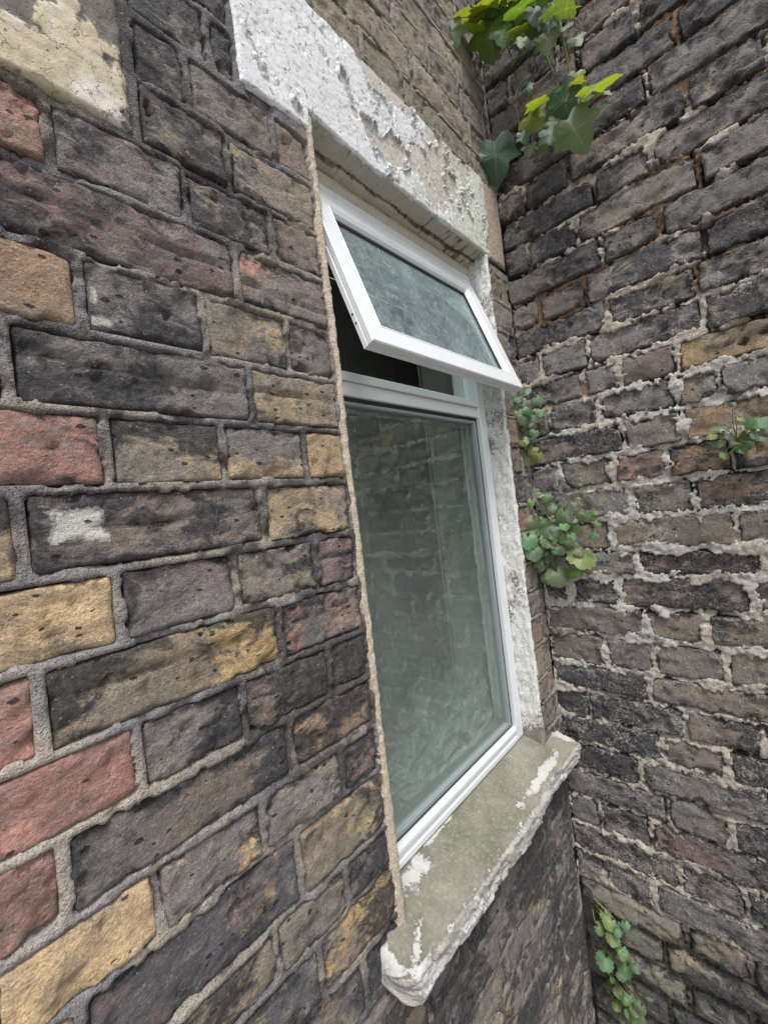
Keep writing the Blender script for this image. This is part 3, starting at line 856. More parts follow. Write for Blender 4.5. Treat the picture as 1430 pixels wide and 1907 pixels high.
for k in range(-28, 18):
    zt, zb = RJ[k] - J / 2 - 0.0005, RJ[k + 1] + J / 2 + 0.0005
    zm = (zt + zb) / 2
    if k % 2 == 0:
        base = [0.231 + 0.353 * i for i in range(6)] + [0.349 + 0.353 * i for i in range(6)]
    else:
        base = [0.068] + [0.187 + 0.353 * i for i in range(6)] + [0.42 + 0.353 * i for i in range(6)]
    base = sorted(p + rng.uniform(-.006, .006) for p in base)
    if k in RP:
        js = RP[k] + [p for p in base if p > RP[k][-1] + 0.09]
    else:
        js = base
    js = [p for p in js if p < 1.55]
    ed = [0.0] + js + [1.6]
    for i in range(len(ed) - 1):
        s0 = ed[i] + (J / 2 + 0.001 if i else 0); s1 = ed[i + 1] - J / 2 - 0.001
        if not (s0 < 0.60 and -1.56 < zm < 1.40):
            farR.append((s0, s1, zb, zt)); continue
        if k >= 12 and s1 < 0.13 and zm > -1.45:
            continue                                   # bricks that have fallen out by the corner
        sc = (s0 + s1) / 2
        brown = float(sst(0.18, 0.42, sc) * sst(0.20, 0.05, zm) * sst(-0.75, -0.45, zm))
        col = tuple(np.array(rng.choice([RB1, RB2, RB1, RB3])) * (1 - brown * 0.6) + np.array(RBO) * brown * 0.6)
        soot, lime, ex = rng.uniform(.26, .50), rng.uniform(.30, .48), dict(chips=rng.choice((1, 2, 2, 3)), rough=1.35)
        if zm > 0.42:
            col = tuple(np.array(col) * 0.94); soot += 0.09; lime = rng.uniform(0.1, 0.26)
        if zm < -0.2:
            soot += 0.05 + 0.09 * float(sst(-0.25, -0.55, zm))
        soot -= brown * 0.22
        c2, w_ = rng.choice([(112, 100, 88), (100, 94, 90), (118, 104, 84)]), rng.uniform(.1, .38) + brown * .2
        if k == -6 and s0 > 0.33:
            col, c2, w_, soot, lime, ex = (140, 120, 88), (106, 88, 66), .4, .28, .08, dict(holes=[(-.005, -.006, .007, .02), (.028, .004, .006, .02), (-.03, 0, .003, .008)], rough=1.6, chips=2)
        if k == -4 and s0 > 0.33:
            col, c2, w_, soot, lime = (132, 110, 82), (96, 84, 70), .45, .32, .12
        if k == -3 and s0 > 0.19:
            col, c2, w_, soot, lime = ((128, 104, 78) if s0 > .3 else (122, 98, 90)), (96, 80, 70), .45, .33, .16
        if k == -2 and s0 > 0.34:
            col, c2, w_, soot = (120, 98, 78), (90, 78, 70), .45, .36
        if k == 0 and s0 > 0.22:
            col, c2, w_, soot = (116, 96, 78), (92, 80, 70), .45, .36
        if k == 9 and s0 > .18:
            col, c2, w_, soot = (104, 82, 76), RB1, .4, .42
        if zm < -1.02:
            col = tuple(np.array(col) * 0.9 + np.array((40, 46, 14)) * 0.35); lime = 0.05
            ex = dict(chips=3, rough=1.6, rr=0.009, drop=0.010)
        rectsR.append((s0, s1, zb, zt))
        brick(wallR, s0, s1, zb + rng.uniform(-.002, .002), zt + rng.uniform(-.002, .002), rng, col, c2, w_, soot, lime,
              res=0.0068, out=rng.uniform(-0.003, 0.003), **ex)


def prof_right(Sg, Zg, D):
    n1 = fbm(Sg, Zg, 26, 4, 201); n2 = fbm(Sg, Zg, 130, 4, 202); n3 = fbm(Sg, Zg, 8, 3, 203)
    upz = sst(0.30, 0.55, Zg)
    low = sst(-1.02, -1.12, Zg)
    mid = sst(-0.7, -0.2, Zg) * sst(0.32, 0.15, Zg)
    raked = sst(0.53, 0.64, fbm(Sg * 0.6, Zg * 1.4, 10, 3, 204) + 0.16 * upz - 0.05)
    h = -0.0016 + (n1 - 0.5) * 0.010 + (n2 - 0.5) * 0.009 - raked * 0.008 - low * 0.016 + mid * 0.002
    smear = 0.0 + (n1 - 0.465) * 0.030 * (1 - low) + (n2 - .5) * 0.016 + mid * 0.004 - upz * 0.001
    t = np.ones(Sg.shape + (1,)) * lin((160, 152, 142)) * (0.75 + 0.5 * n3[..., None])
    org = (raked * sst(0.10, 0.35, Zg) * sst(0.45, 0.65, fbm(Sg, Zg, 7, 3, 205) + 0.10))[..., None]
    t = t * (1 - org) + lin((126, 98, 72)) * org
    t = t * (1 - low[..., None] * 0.6)
    soot = 0.27 + (fbm(Sg, Zg, 13, 4, 207) - 0.5) * 1.1 + 0.18 * upz + 0.12 * sst(-0.5, -0.9, Zg)
    lime = 0.40 + (fbm(Sg, Zg, 11, 3, 208) - 0.5) * 0.8 + 0.30 * mid - 0.25 * upz - 0.25 * low - org[..., 0] * 0.6
    moss = 0.02 + low * 0.55 + 0.2 * sst(0.55, 0.75, fbm(Sg, Zg, 10, 3, 209)) * sst(-0.6, -0.9, Zg)
    return h, smear, t, np.stack([moss, soot, lime], -1)


mortar_sheet(wallR, 0.0, 0.66, -1.56, 1.40, 0.0036, rectsR, prof_right,
             cut=lambda s, z: (s < 0.10) & (z < -1.10) & (z > -1.46))
far_bricks(wallR, farR, random.Random(6), lambda r: (r.choice([RB1, RB2, RB3, RBO]), r.uniform(.3, .55)))
bm = bmesh.new()
for lo, hi in (((0.65, 0.012, 0), (1.6, 0.25, 2.0 - GZ)), ((-0.02, 0.04, 0), (0.65, 0.25, 2.0 - GZ)), ((-0.0, 0.012, 1.395 - GZ), (0.65, 0.04, 2.0 - GZ))):
    box_bm(bm, lo, hi, 0)
me = bpy.data.meshes.new("wall_core"); bm.to_mesh(me); bm.free()
for nme, c in (('tint', (0.15, 0.135, 0.12)), ('wts', (0, .4, .1))):
    at = me.attributes.new(nme, 'FLOAT_COLOR', 'POINT')
    at.data.foreach_set('color', np.tile((*c, 1), len(me.vertices)).astype(np.float32))
link("wall_core", me, M_mortar, wallR)
# broken brick ends in the cavity by the corner
for q, (s, z, L_, H_) in enumerate([(0.055, -1.17, .07, .045), (0.04, -1.25, .06, .05), (0.065, -1.33, .075, .04), (0.035, -1.40, .05, .05), (0.08, -1.42, .07, .05)]):
    b = brick(wallR, s - L_ / 2, s + L_ / 2, z - H_ / 2, z + H_ / 2, rng, (96, 90, 66), (74, 84, 40), .4, .30, .08, res=0.007, rough=3.0, chips=4, name="broken_brick", rr=0.012, drop=0.012)
    b.location.y = 0.022
    b.rotation_euler = (rng.uniform(-.2, .2), rng.uniform(-.3, .3), rng.uniform(-.2, .2))

# ================================================================== lintels
def slab_face(parent, name, x0, x1, z0, z1, nx, nz, relief, wtsf, mat, base, depth=0.034, z0f=None):
    X, Z = np.meshgrid(np.linspace(x0, x1, nx), np.linspace(0, 1, nz))
    zb = z0 if z0f is None else z0f(X)
    Z = zb + (z1 - zb) * Z
    q = np.minimum(np.minimum(X - x0, x1 - X), np.minimum(Z - zb, z1 - Z))
    q = q + (fbm(X, Z, 60, 3, 301) - 0.5) * 0.006
    h = relief(X, Z) - np.clip(1 - q / 0.006, 0, 1.5) ** 2 * 0.005
    Zw = Z + (fbm(X, Z, 25, 3, 302) - 0.5) * 0.004
    V = np.stack([X, -h, Zw], -1).reshape(-1, 3)
    idx = np.arange(nx * nz).reshape(nz, nx)
    ring = np.concatenate([idx[0, :-1], idx[:-1, -1], idx[-1, :0:-1], idx[:0:-1, 0]])
    back = V[ring].copy(); back[:, 1] = depth
    b0 = len(V); m = len(ring); k = np.arange(m); k2 = (k + 1) % m
    W = wtsf(X, Z).reshape(-1, 3)
    V = np.concatenate([V, back]); W = np.concatenate([W, W[ring]])
    Q = np.concatenate([grid_quads(nx, nz), np.stack([ring[k2], ring[k], b0 + k, b0 + k2], 1)])
    V = V - np.array(base)
    me = mesh_np(name, V, Q, {'wts': W})
    return link(name, me, mat, parent)


def paint_field(X, Z):
    """how far the paint has held: whole at the left, flaking away to the right"""
    U, W_ = X + 0.35 * Z, Z - 0.25 * X                      # flakes lie aslant
    n = fbm(U * 1.0, W_ * 0.8, 19, 4, 311, 0.56) * 0.74 + fbm(U * 1.3, W_ * 0.7, 58, 3, 312) * 0.26
    f = 0.66 - 0.118 * sst(0.38, 0.60, X + 0.5 * (Z - 0.66)) + (n - 0.5) * 1.15 + 0.16 * sst(0.685, 0.635, Z) - 0.06 * sst(0.78, 0.825, Z)
    return f - 0.9 * sst(1.02, 1.05, X + (fbm(X, Z, 30, 3, 313) - .5) * 0.04)


def relief_lintel(X, Z):
    f = paint_field(X, Z)
    on = sst(0.490, 0.505, f)
    curl = np.exp(-((f - 0.522) / 0.026) ** 2) * on * sst(0.52, 0.66, fbm(X, Z, 22, 2, 315)) * 0.0060
    second = sst(0.60, 0.612, f) * 0.0010                    # an older, thicker coat still on
    return 0.0012 + on * 0.0016 + curl + second + (fbm(X, Z, 150, 3, 317) - 0.5) * 0.0012 + (fbm(X, Z, 14, 2, 318) - .5) * 0.003


def wts_lintel(X, Z):
    f = paint_field(X, Z)
    d = 0.10 + (fbm(X, Z, 40, 4, 319) - 0.5) * 0.6 + 0.30 * np.exp(-((f - 0.482) / 0.012) ** 2) + 0.45 * sst(0.815, 0.835, Z)
    return np.stack([f, d, 0.15 + 0.65 * sst(0.66, 0.95, X) + (fbm(X, Z, 10, 3, 320) - .5) * .5 + 0.55 * sst(1.0, 1.05, X) + 0.35 * sst(0.62, 0.75, fbm(X, Z, 22, 4, 322))], -1)


lb = ((LX0 + XC) / 2, 0.0, LIN0)
lintel = thing("lintel", "white painted stone lintel with flaking paint over the window", "lintel", lb)
slab_face(lintel, "face", LX0, XC - 0.003, LIN0, LIN1, 460, 130, relief_lintel, wts_lintel, M_lintel, lb, 0.003,
          z0f=lambda X: np.where(X < XL - 0.004, LIN0, 0.6215 + 0.012 * np.clip((0.58 - X) / 0.13, 0, 1)))
# underside over the opening
nx, ny = 260, 26
X, Y = np.meshgrid(np.linspace(XL - 0.002, XR + 0.004, nx), np.linspace(0.0, 0.052, ny))
Zs = 0.6215 + 0.012 * np.clip((0.58 - X) / 0.13, 0, 1) * (1 - Y / 0.06) - 0.006 * (Y / 0.052) - np.where(Y > 0.036, 0.0045, 0) + (fbm(X, Y, 40, 4, 330) - 0.5) * 0.004
V = np.stack([X, Y, Zs], -1).reshape(-1, 3) - np.array(lb)
line = np.exp(-((Y - 0.035 - (fbm(X, Y * 0, 20, 3, 331) - .5) * .012) / 0.003) ** 2)
W = np.stack([0.75 - 0.5 * line + (fbm(X, Y * 0.3, 60, 4, 332) - .5) * 0.5, 0.32 + 0.4 * line + (fbm(X, Y * 0.12, 130, 4, 333) - .5) * 0.9 + 0.10 * sst(.5, .7, fbm(X, Y, 22, 3, 337)) + 0.15 * sst(0.7, 0.9, X), 0.3 + 0.5 * (Y > 0.036)], -1).reshape(-1, 3)
me = mesh_np("soffit", V, grid_quads(nx, ny)[:, ::-1], {'wts': W})
link("soffit", me, M_soffit, lintel)
# cream bead of filler between lintel and window head
X, T_ = np.meshgrid(np.linspace(XL, XR, 200), np.linspace(0, 1, 8))
Yb = 0.0525 - 0.004 * np.sin(T_ * math.pi) + (fbm(X, T_ * .05, 60, 3, 334) - .5) * 0.003
Zb = 0.5855 + T_ * 0.026 + (fbm(X, T_ * .03, 40, 3, 335) - .5) * 0.004
W = np.stack([0.8 + 0 * X, 0.25 + (fbm(X, T_ * .02, 50, 4, 336) - .5) * 0.9, 0.9 + 0 * X], -1).reshape(-1, 3)
me = mesh_np("filler_bead", np.stack([X, Yb, Zb], -1).reshape(-1, 3) - np.array(lb), grid_quads(200, 8), {'wts': W})
link("filler_bead", me, M_soffit, lintel)
bm = bmesh.new()
box_bm(bm, (LX0 + .002 - lb[0], 0.0032, LIN0 + 0.003 - lb[2]), (XL - 0.0125 - lb[0], 0.034, LIN1 - 0.002 - lb[2]), 0)
box_bm(bm, (XL - 0.0125 - lb[0], 0.0032, 0.6365 - lb[2]), (XC - 0.004 - lb[0], 0.25, LIN1 - 0.002 - lb[2]), 0)
bm_obj("core", bm, M_inner_pale, lintel)


def relief_patch(X, Z):
    f = fbm(X, Z * 0.7, 22, 5, 341, 0.62)
    return 0.003 + sst(0.42, 0.45, f) * 0.0016 + (fbm(X, Z, 90, 4, 342) - .5) * 0.003 + (fbm(X, Z, 14, 3, 343) - .5) * 0.004


def wts_patch(X, Z):
    f = fbm(X, Z * 0.7, 22, 5, 341, 0.62)
    d = 0.16 + (fbm(X * 1.0, Z * 0.6, 30, 4, 344) - .5) * 0.9
    return np.stack([0.62 + (f - 0.5) * 2.2, d, 0.35 + (fbm(X, Z, 16, 4, 345) - .5) * 2.2], -1)


pb_ = (-0.2, 0.0, 0.443)
patch = thing("lintel", "cream painted stone block with worn patchy paint at the upper left", "lintel", pb_)
slab_face(patch, "face", -0.62, 0.1775, 0.4435, 0.808, 300, 130, relief_patch, wts_patch, M_patch, pb_, 0.034)

# ================================================================== sill
SX0, SX1 = 0.386, 1.094
sill = thing("window_sill", "mossy stone window sill with flaking white paint along its front edge", "sill", ((SX0 + SX1) / 2, 0, -0.70))
prof = []
for t in np.linspace(0, 1, 30):                      # top, from back to front
    y = 0.060 + (-0.046 - 0.060) * t
    prof.append((y, -0.6215 - 0.026 * t ** 1.15, 0))
for a in np.linspace(0, 1, 9)[1:]:
    an = a * math.pi / 2
    prof.append((-0.046 - 0.012 * math.sin(an), -0.6475 - 0.012 * (1 - math.cos(an)), a))
for t in np.linspace(0, 1, 12)[1:]:
    prof.append((-0.058 + 0.001 * t, -0.6595 - 0.027 * t, 1))
for a in np.linspace(0, 1, 7)[1:]:
    an = a * math.pi / 2
    prof.append((-0.057 + 0.010 * (1 - math.cos(an)), -0.6865 - 0.009 * math.sin(an), 1))
for t in np.linspace(0, 1, 10)[1:]:
    prof.append((-0.047 + 0.062 * t, -0.6955 + 0.004 * t, 1.4))
prof = np.array(prof)
ends = np.array([0, .0006, .002, .004, .007, .011, .016, .022, .03])
xs = np.concatenate([SX0 + ends, np.linspace(SX0 + .034, SX1 - .034, 300), SX1 - ends[::-1]])
X = np.repeat(xs[:, None], len(prof), 1)
Y = np.repeat(prof[None, :, 0], len(xs), 0).copy(); Z = np.repeat(prof[None, :, 1], len(xs), 0).copy()
F = np.repeat(prof[None, :, 2], len(xs), 0)
e = np.minimum(X - SX0, SX1 - X)
rnd = np.sqrt(np.clip(1 - (1 - np.clip(e / 0.028, 0, 1)) ** 2, 0, 1))
mid_z = -0.672
Y = np.where(Y < 0.01, 0.01 + (Y - 0.01) * (0.30 + 0.70 * rnd), Y)
Z = mid_z + (Z - mid_z) * (0.25 + 0.75 * rnd ** 0.8)
arc = np.cumsum(np.r_[0, np.hypot(np.diff(prof[:, 0]), np.diff(prof[:, 1]))])
A = np.repeat(arc[None, :], len(xs), 0)
fr = sst(0.2, 1.0, F)
# ragged, delaminating front
Y = Y + fr * ((fbm(X, A, 14, 3, 401) - .5) * 0.014 + (fbm(X * .5, A * 1.6, 70, 4, 402) - .5) * 0.004)
Z = Z + fr * ((fbm(X, A, 16, 4, 403) - .5) * 0.014) + (1 - fr) * ((fbm(X, A, 30, 4, 404) - .5) * 0.0035 + (fbm(X, A, 140, 3, 405) - .5) * 0.0015)
lay = fbm(X * .5, A * 2.2, 30, 4, 406)
Y = Y - fr * sst(0.5, 0.55, lay) * 0.0030 - fr * sst(0.58, 0.60, fbm(X * .8, A * 2.0, 48, 4, 408)) * 0.003
X = X + (fbm(Y, A, 40, 3, 407) - .5) * 0.008 * (e < 0.02)
def blob(cx, cy, rx, ry, rot=0.0, sd_=0):
    c, s = math.cos(rot), math.sin(rot)
    dx, dy = X - cx, Y - cy
    u, v2 = (dx * c + dy * s) / rx, (-dx * s + dy * c) / ry
    return 1 - np.hypot(u, v2) + (fbm(X, Y, 45, 4, 410 + sd_) - .5) * 1.3
pw = np.maximum.reduce([blob(0.90, -0.034, 0.14, 0.017, 0.02, 1), blob(0.505, 0.034, 0.055, 0.024, 0.1, 2), blob(0.43, -0.036, 0.045, 0.012, 0.5, 3),
                        blob(1.075, -0.01, 0.03, 0.05, 0, 4), blob(0.60, 0.048, 0.08, 0.005, 0, 5), blob(0.392, -0.02, 0.013, 0.05, 0, 6)])
pw = np.clip(0.30 + pw * 0.75, 0, 1) * (F < 0.5)
pf = 0.40 + (fbm(X, A, 26, 5, 420) - .5) * 1.5 + 0.12 * sst(0.46, 0.40, X)
pw = np.where(F >= 0.3, np.where(F > 1.2, 0.1, pf), np.maximum(pw, 0.28 * fr))
Wt = np.stack([pw, fr, 0 * X], -1).reshape(-1, 3)
V = np.stack([X, Y, Z], -1).reshape(-1, 3)
nP = len(prof)
Q = grid_quads(nP, len(xs))
c0 = len(V); V = np.concatenate([V, V[:nP].mean(0)[None], V[-nP:].mean(0)[None]]); Wt = np.concatenate([Wt, [[.6, 1, 0]] * 2])
kk = np.arange(nP - 1)
caps = np.concatenate([np.stack([kk, kk + 1, np.full(nP - 1, c0), np.full(nP - 1, c0)], 1)])
V = V - np.array([(SX0 + SX1) / 2, 0, -0.70])
bmq = [tuple(int(i) for i in q) for q in Q] + [(int(a + 1), int(a), c0) for a in kk] + [(int(a), int(a + 1), c0 + 1) for a in (kk + (len(xs) - 1) * nP)]
me = bpy.data.meshes.new("stone")
me.from_pydata([tuple(v) for v in V], [], bmq)
me.polygons.foreach_set('use_smooth', np.ones(len(bmq), bool))
at = me.attributes.new('wts', 'FLOAT_COLOR', 'POINT')
c4 = np.ones((len(V), 4), np.float32); c4[:, :3] = Wt
at.data.foreach_set('color', c4.ravel())
link("stone", me, M_sill, sill)

# ================================================================== window
FZ0, FZ1 = -0.6205, 0.5865
win = thing("window", "white framed window with its top hung sash propped open over a fixed pane", "window", ((XL + XR) / 2, 0.08, FZ0))
wb = np.array(win.location)


def wbox(bm, lo, hi, bev=0.0018):
    box_bm(bm, tuple(np.array(lo) - wb), tuple(np.array(hi) - wb), bev)


FI0, FI1 = XL + 0.036, XR - 0.036
M_bead = mat_plain("grey_bead", (0.20, 0.225, 0.24), 0.45, 0.3, (0.10, 0.10, 0.09), 60)
for nm, lo, hi in (("frame_jamb", (XL + .001, .050, FZ0), (FI0, .112, FZ1)), ("frame_jamb", (FI1, .050, FZ0), (XR - .001, .112, FZ1)),
                   ("frame_head", (FI0 - .001, .0505, 0.552), (FI1 + .001, .1115, FZ1 - .0005)), ("frame_bottom", (FI0 - .001, .0505, FZ0 + .0005), (FI1 + .001, .1115, -0.585))):
    bm = bmesh.new(); wbox(bm, lo, hi)
    ob = bm_obj(nm, bm, M_upvc, win)
    # glazing bead: a lower step inside the member
    bm = bmesh.new()
    if nm == "frame_jamb":
        lf = hi[0] < 0.6
        x0, x1 = (FI0 - .002, FI0 + .012) if lf else (FI1 - .012, FI1 + .002)
        wbox(bm, (x0, .075, 0.255), (x1, .11, 0.553), .0015)
        x0, x1 = (FI0 - .011, FI0 + .0005) if lf else (FI1 - .0005, FI1 + .011)
        wbox(bm, (x0, .0475, -0.588), (x1, .060, 0.2125), .0015)
    elif nm == "frame_bottom":
        wbox(bm, (FI0 + .001, .0476, -0.5965), (FI1 - .001, .060, -0.5875), .0015)
        wbox(bm, (FI0 + .001, .0482, FZ0 + .001), (FI1 - .001, .060, -0.6075), .0015)
    else:
        wbox(bm, (FI0, .075, 0.540), (FI1, .11, 0.554), .0015)
    bm_obj("glazing_bead", bm, M_upvc, ob)
bm = bmesh.new()
wbox(bm, (FI0 - .001, .0495, 0.2385), (FI1 + .001, .111, 0.2555), .002)
wbox(bm, (FI0 - .001, .0530, 0.2125), (FI1 + .001, .1105, 0.2382), .002)
tr = bm_obj("transom", bm, M_upvc, win)
# grey inner beads round the fixed pane
bm = bmesh.new()
for lo, hi in (((FI0 + .010, .0560, -0.577), (FI0 + .020, .074, 0.2035)), ((FI1 - .020, .0560, -0.577), (FI1 - .010, .074, 0.2035)),
               ((FI0 + .020, .0562, -0.577), (FI1 - .020, .074, -0.5685)), ((FI0 + .020, .0562, 0.1965), (FI1 - .020, .074, 0.2035))):
    wbox(bm, lo, hi, .0018)
bm_obj("inner_bead", bm, M_bead, win)
# dark gaskets and the fixed pane
G0, G1 = FI0 + .019, FI1 - .019
bm = bmesh.new()
for lo, hi in (((FI0 - .001, .0600, -0.588), (FI0 + .0105, .072, 0.213)), ((FI1 - .0105, .0600, -0.588), (FI1 + .001, .072, 0.213)),
               ((FI0 + .0105, .0602, -0.588), (FI1 - .0105, .072, -0.5765)), ((FI0 + .0105, .0602, 0.203), (FI1 - .0105, .072, 0.213))):
    wbox(bm, lo, hi, .0006)
bm_obj("gasket", bm, M_gasket, win)
bm = bmesh.new()
wbox(bm, (G0 + .001, .0655, -0.573), (G1 - .001, .0695, 0.200), 0)
bm_obj("glass_pane", bm, M_glass_low, win)
# spacer bar of the double glazing, seen through the edge of the pane
bm = bmesh.new()
for lo, hi in (((G1 - .014, .072, -0.568), (G1 - .006, .084, 0.195)), ((G0 + .006, .072, -0.568), (G0 + .014, .084, 0.195)), ((G0 + .014, .072, -0.568), (G1 - .014, .084, -0.560)), ((G0 + .014, .072, 0.187), (G1 - .014, .084, 0.195))):
    wbox(bm, lo, hi, .0004)
bm_obj("spacer_bar", bm, M_metal, win)

# the sash: hinged along its top edge, bottom pushed out
SW0, SW1, SH, ST = 0.4605, 0.9805, 0.328, 0.046
sash_rot = -math.atan2(0.108, 0.310)
bm = bmesh.new()
cx = (SW0 + SW1) / 2; hw = (SW1 - SW0) / 2


def mitred(bm, prof_pts, w_, h_):
    """a picture-frame moulding with mitred corners; profile (inset from the outer edge, depth)"""
    rings = []
    for ins, dep in prof_pts:
        rings.append([bm.verts.new((x, dep, z)) for x, z in ((-w_ + ins, -ins), (w_ - ins, -ins), (w_ - ins, -h_ + ins), (-w_ + ins, -h_ + ins))])
    n = len(rings)
    for a in range(n):
        b = (a + 1) % n
        for k in range(4):
            k2 = (k + 1) % 4
            bm.faces.new((rings[a][k], rings[a][k2], rings[b][k2], rings[b][k]))
    bmesh.ops.recalc_face_normals(bm, faces=bm.faces)


mitred(bm, [(0.0, 0.002), (0.002, 0.0), (0.0335, 0.0), (0.0345, 0.0008), (0.0355, 0.0), (ST - .004, 0.0035), (ST, 0.009), (ST, 0.030), (0.016, 0.030), (0.016, 0.0215), (0.0, 0.0215), (0.0, 0.0135), (0.0012, 0.0125), (0.0, 0.0115)], hw, SH)
sash = bm_obj("sash", bm, M_upvc, win, tuple(np.array((cx, 0.0445, 0.568)) - wb))
sash.rotation_euler = (sash_rot, 0, 0)
bm = bmesh.new()
box_bm(bm, (-hw + ST - .004, 0.0135, -SH + ST - .004), (hw - ST + .004, 0.0175, -ST + .004), 0)
bm_obj("glass_pane", bm, M_glass_up, sash)
bm = bmesh.new()
for lo, hi in (((-hw + ST - .001, .0095, -SH + ST), (-hw + ST + .004, .0135, -ST)), ((hw - ST - .004, .0095, -SH + ST), (hw - ST + .001, .0135, -ST)),
               ((-hw + ST + .004, .0096, -SH + ST - .001), (hw - ST - .004, .0135, -SH + ST + .004)), ((-hw + ST + .004, .0096, -ST - .006), (hw - ST - .004, .0135, -ST + .001))):
    box_bm(bm, lo, hi, .0005)
bm_obj("gasket", bm, M_gasket, sash)
# screws on the sash's edge
for s_ in (-1, 1):
    for dz in (0.045, 0.062):
        bm = bmesh.new()
        bmesh.ops.create_cone(bm, cap_ends=True, segments=10, radius1=.0022, radius2=.0016, depth=.0012,
                              matrix=Matrix.Translation((s_ * (hw + .0004), .017, -SH + dz)) @ Matrix.Rotation(math.pi / 2 * s_, 4, 'Y'))
        bm_obj("screw", bm, M_gasket, sash)
# friction stays at both sides
for s_, xx_ in ((-1, SW0 + .006), (1, SW1 - .006)):
    a = Vector((xx_, 0.062, 0.44)); b = Vector((xx_, 0.0445 + 0.024 - 0.108 * 0.36, 0.568 - 0.310 * 0.46))
    d_ = b - a
    bm = bmesh.new()
    box_bm(bm, (-.0012, -.006, 0), (.0012, .006, d_.length), .0005)
    st = bm_obj("stay", bm, M_metal, win, tuple(np.array(a) - wb))
    st.rotation_euler = d_.to_track_quat('Z', 'X').to_euler()
    bm = bmesh.new()
    bmesh.ops.create_cone(bm, cap_ends=True, segments=12, radius1=.0055, radius2=.005, depth=.005, matrix=Matrix.Rotation(math.pi / 2, 4, 'Y'))
    bm_obj("pivot", bm, M_metal, st, (0, 0, d_.length))

# ================================================================== behind the window
def structure(name, bm, mat):
    o = bm_obj(name, bm, mat)
    o['kind'] = 'structure'
    return o


RX0, RX1, RY0, RY1, RZ0, RZ1 = -0.3, 1.85, 0.26, 0.78, -1.3, 1.0
bm = bmesh.new(); box_bm(bm, (RX0, RY0, RZ0 - .06), (RX1, RY1, RZ0), 0); structure("interior_floor", bm, M_inner)
bm = bmesh.new(); box_bm(bm, (RX0, RY0, RZ1), (RX1, RY1, RZ1 + .06), 0); structure("interior_ceiling", bm, M_inner_pale)
bm = bmesh.new()
box_bm(bm, (RX0 - .06, RY0, RZ0), (RX0, RY1, RZ1), 0); box_bm(bm, (RX1, RY0, RZ0), (RX1 + .06, RY1, RZ1), 0)
box_bm(bm, (RX0 - .06, RY1 + .012, RZ0), (RX1 + .06, RY1 + .06, RZ1), 0)
box_bm(bm, (RX0, RY0 - .005, RZ0), (XL - .012, RY0, RZ1), 0); box_bm(bm, (XR + .012, RY0 - .005, RZ0), (RX1, RY0, RZ1), 0)
box_bm(bm, (XL - .012, RY0 - .005, RZ0), (XR + .012, RY0, -0.66), 0); box_bm(bm, (XL - .012, RY0 - .005, 0.63), (XR + .012, RY0, RZ1), 0)
iw = structure("interior_wall", bm, M_inner)
for i in range(7):
    bm = bmesh.new()
    box_bm(bm, (RX0 + i * 0.307 + .002, RY1, RZ0), (RX0 + (i + 1) * 0.307 - .002, RY1 + .0118, RZ1), .003)
    bm_obj("panel", bm, M_inner, iw)

# crumpled translucent sheet bunched against the lower part of the fixed pane
N = NT("milky_plastic_sheet")
v_ = N.coords(per_object=False)
nz_ = N.noise(v_, 14, 5, 0.6, 1.5)
c_ = N.mix(nz_, (0.40, 0.44, 0.41), (0.70, 0.73, 0.70))
p1 = N.n("ShaderNodeBsdfPrincipled", {'Base Color': c_, 'Roughness': 0.28, 'Specular IOR Level': 0.6})
t1 = N.n("ShaderNodeBsdfTranslucent", {'Color': c_})
m1 = N.n("ShaderNodeMixShader", {0: 0.35, 1: p1.outputs[0], 2: t1.outputs[0]})
z_ = N.n("ShaderNodeSeparateXYZ", {0: v_}).outputs[2]
al = N.ramp(N.math('ADD', z_, N.math('MULTIPLY', N.math('SUBTRACT', nz_, 0.5), 0.22)), 0.27, 0.03, 0.0, 0.85)   # a film that thins out upwards
tp = N.n("ShaderNodeBsdfTransparent")
m2 = N.n("ShaderNodeMixShader", {0: al, 1: tp.outputs[0], 2: m1.outputs[0]})
N.t.links.new(m2.outputs[0], N.out.inputs[0])
M_sheet = N.m
nx, nz = 260, 220
X, Z = np.meshgrid(np.linspace(XL + .05, XR - .05, nx), np.linspace(0, 1, nz))
top = -0.22 + (fbm(X, X * 0, 9, 3, 501) - .5) * 0.12
Zr = -0.60 + (top + 0.60) * Z
wx = X + (fbm(X, Zr, 8, 3, 502) - .5) * 0.45; wz = Zr + (fbm(X, Zr, 8, 3, 503) - .5) * 0.45
rid = np.abs(fbm(wx, wz, 9, 3, 504) - 0.5) * 2
rid2 = np.abs(fbm(wx, wz, 26, 2, 505) - 0.5) * 2
rid3 = np.abs(fbm(wx * 1.5, wz, 55, 2, 506) - 0.5) * 2
Yw = 0.094 + 0.03 * Z ** 1.5 + np.clip(rid, 0, .5) * 0.035 + np.clip(rid2, 0, .4) * 0.012 + np.clip(rid3, 0, .3) * 0.003
me = mesh_np("plastic_sheet", np.stack([X - 0.72, Yw - 0.12, Zr + 0.6], -1).reshape(-1, 3), grid_quads(nx, nz))
sh = link("plastic_sheet", me, M_sheet, None, (0.72, 0.12, -0.6))
sh['label'] = "crumpled milky plastic sheet bunched behind the bottom of the fixed pane"
sh['category'] = "plastic sheet"; sh['kind'] = 'thing'

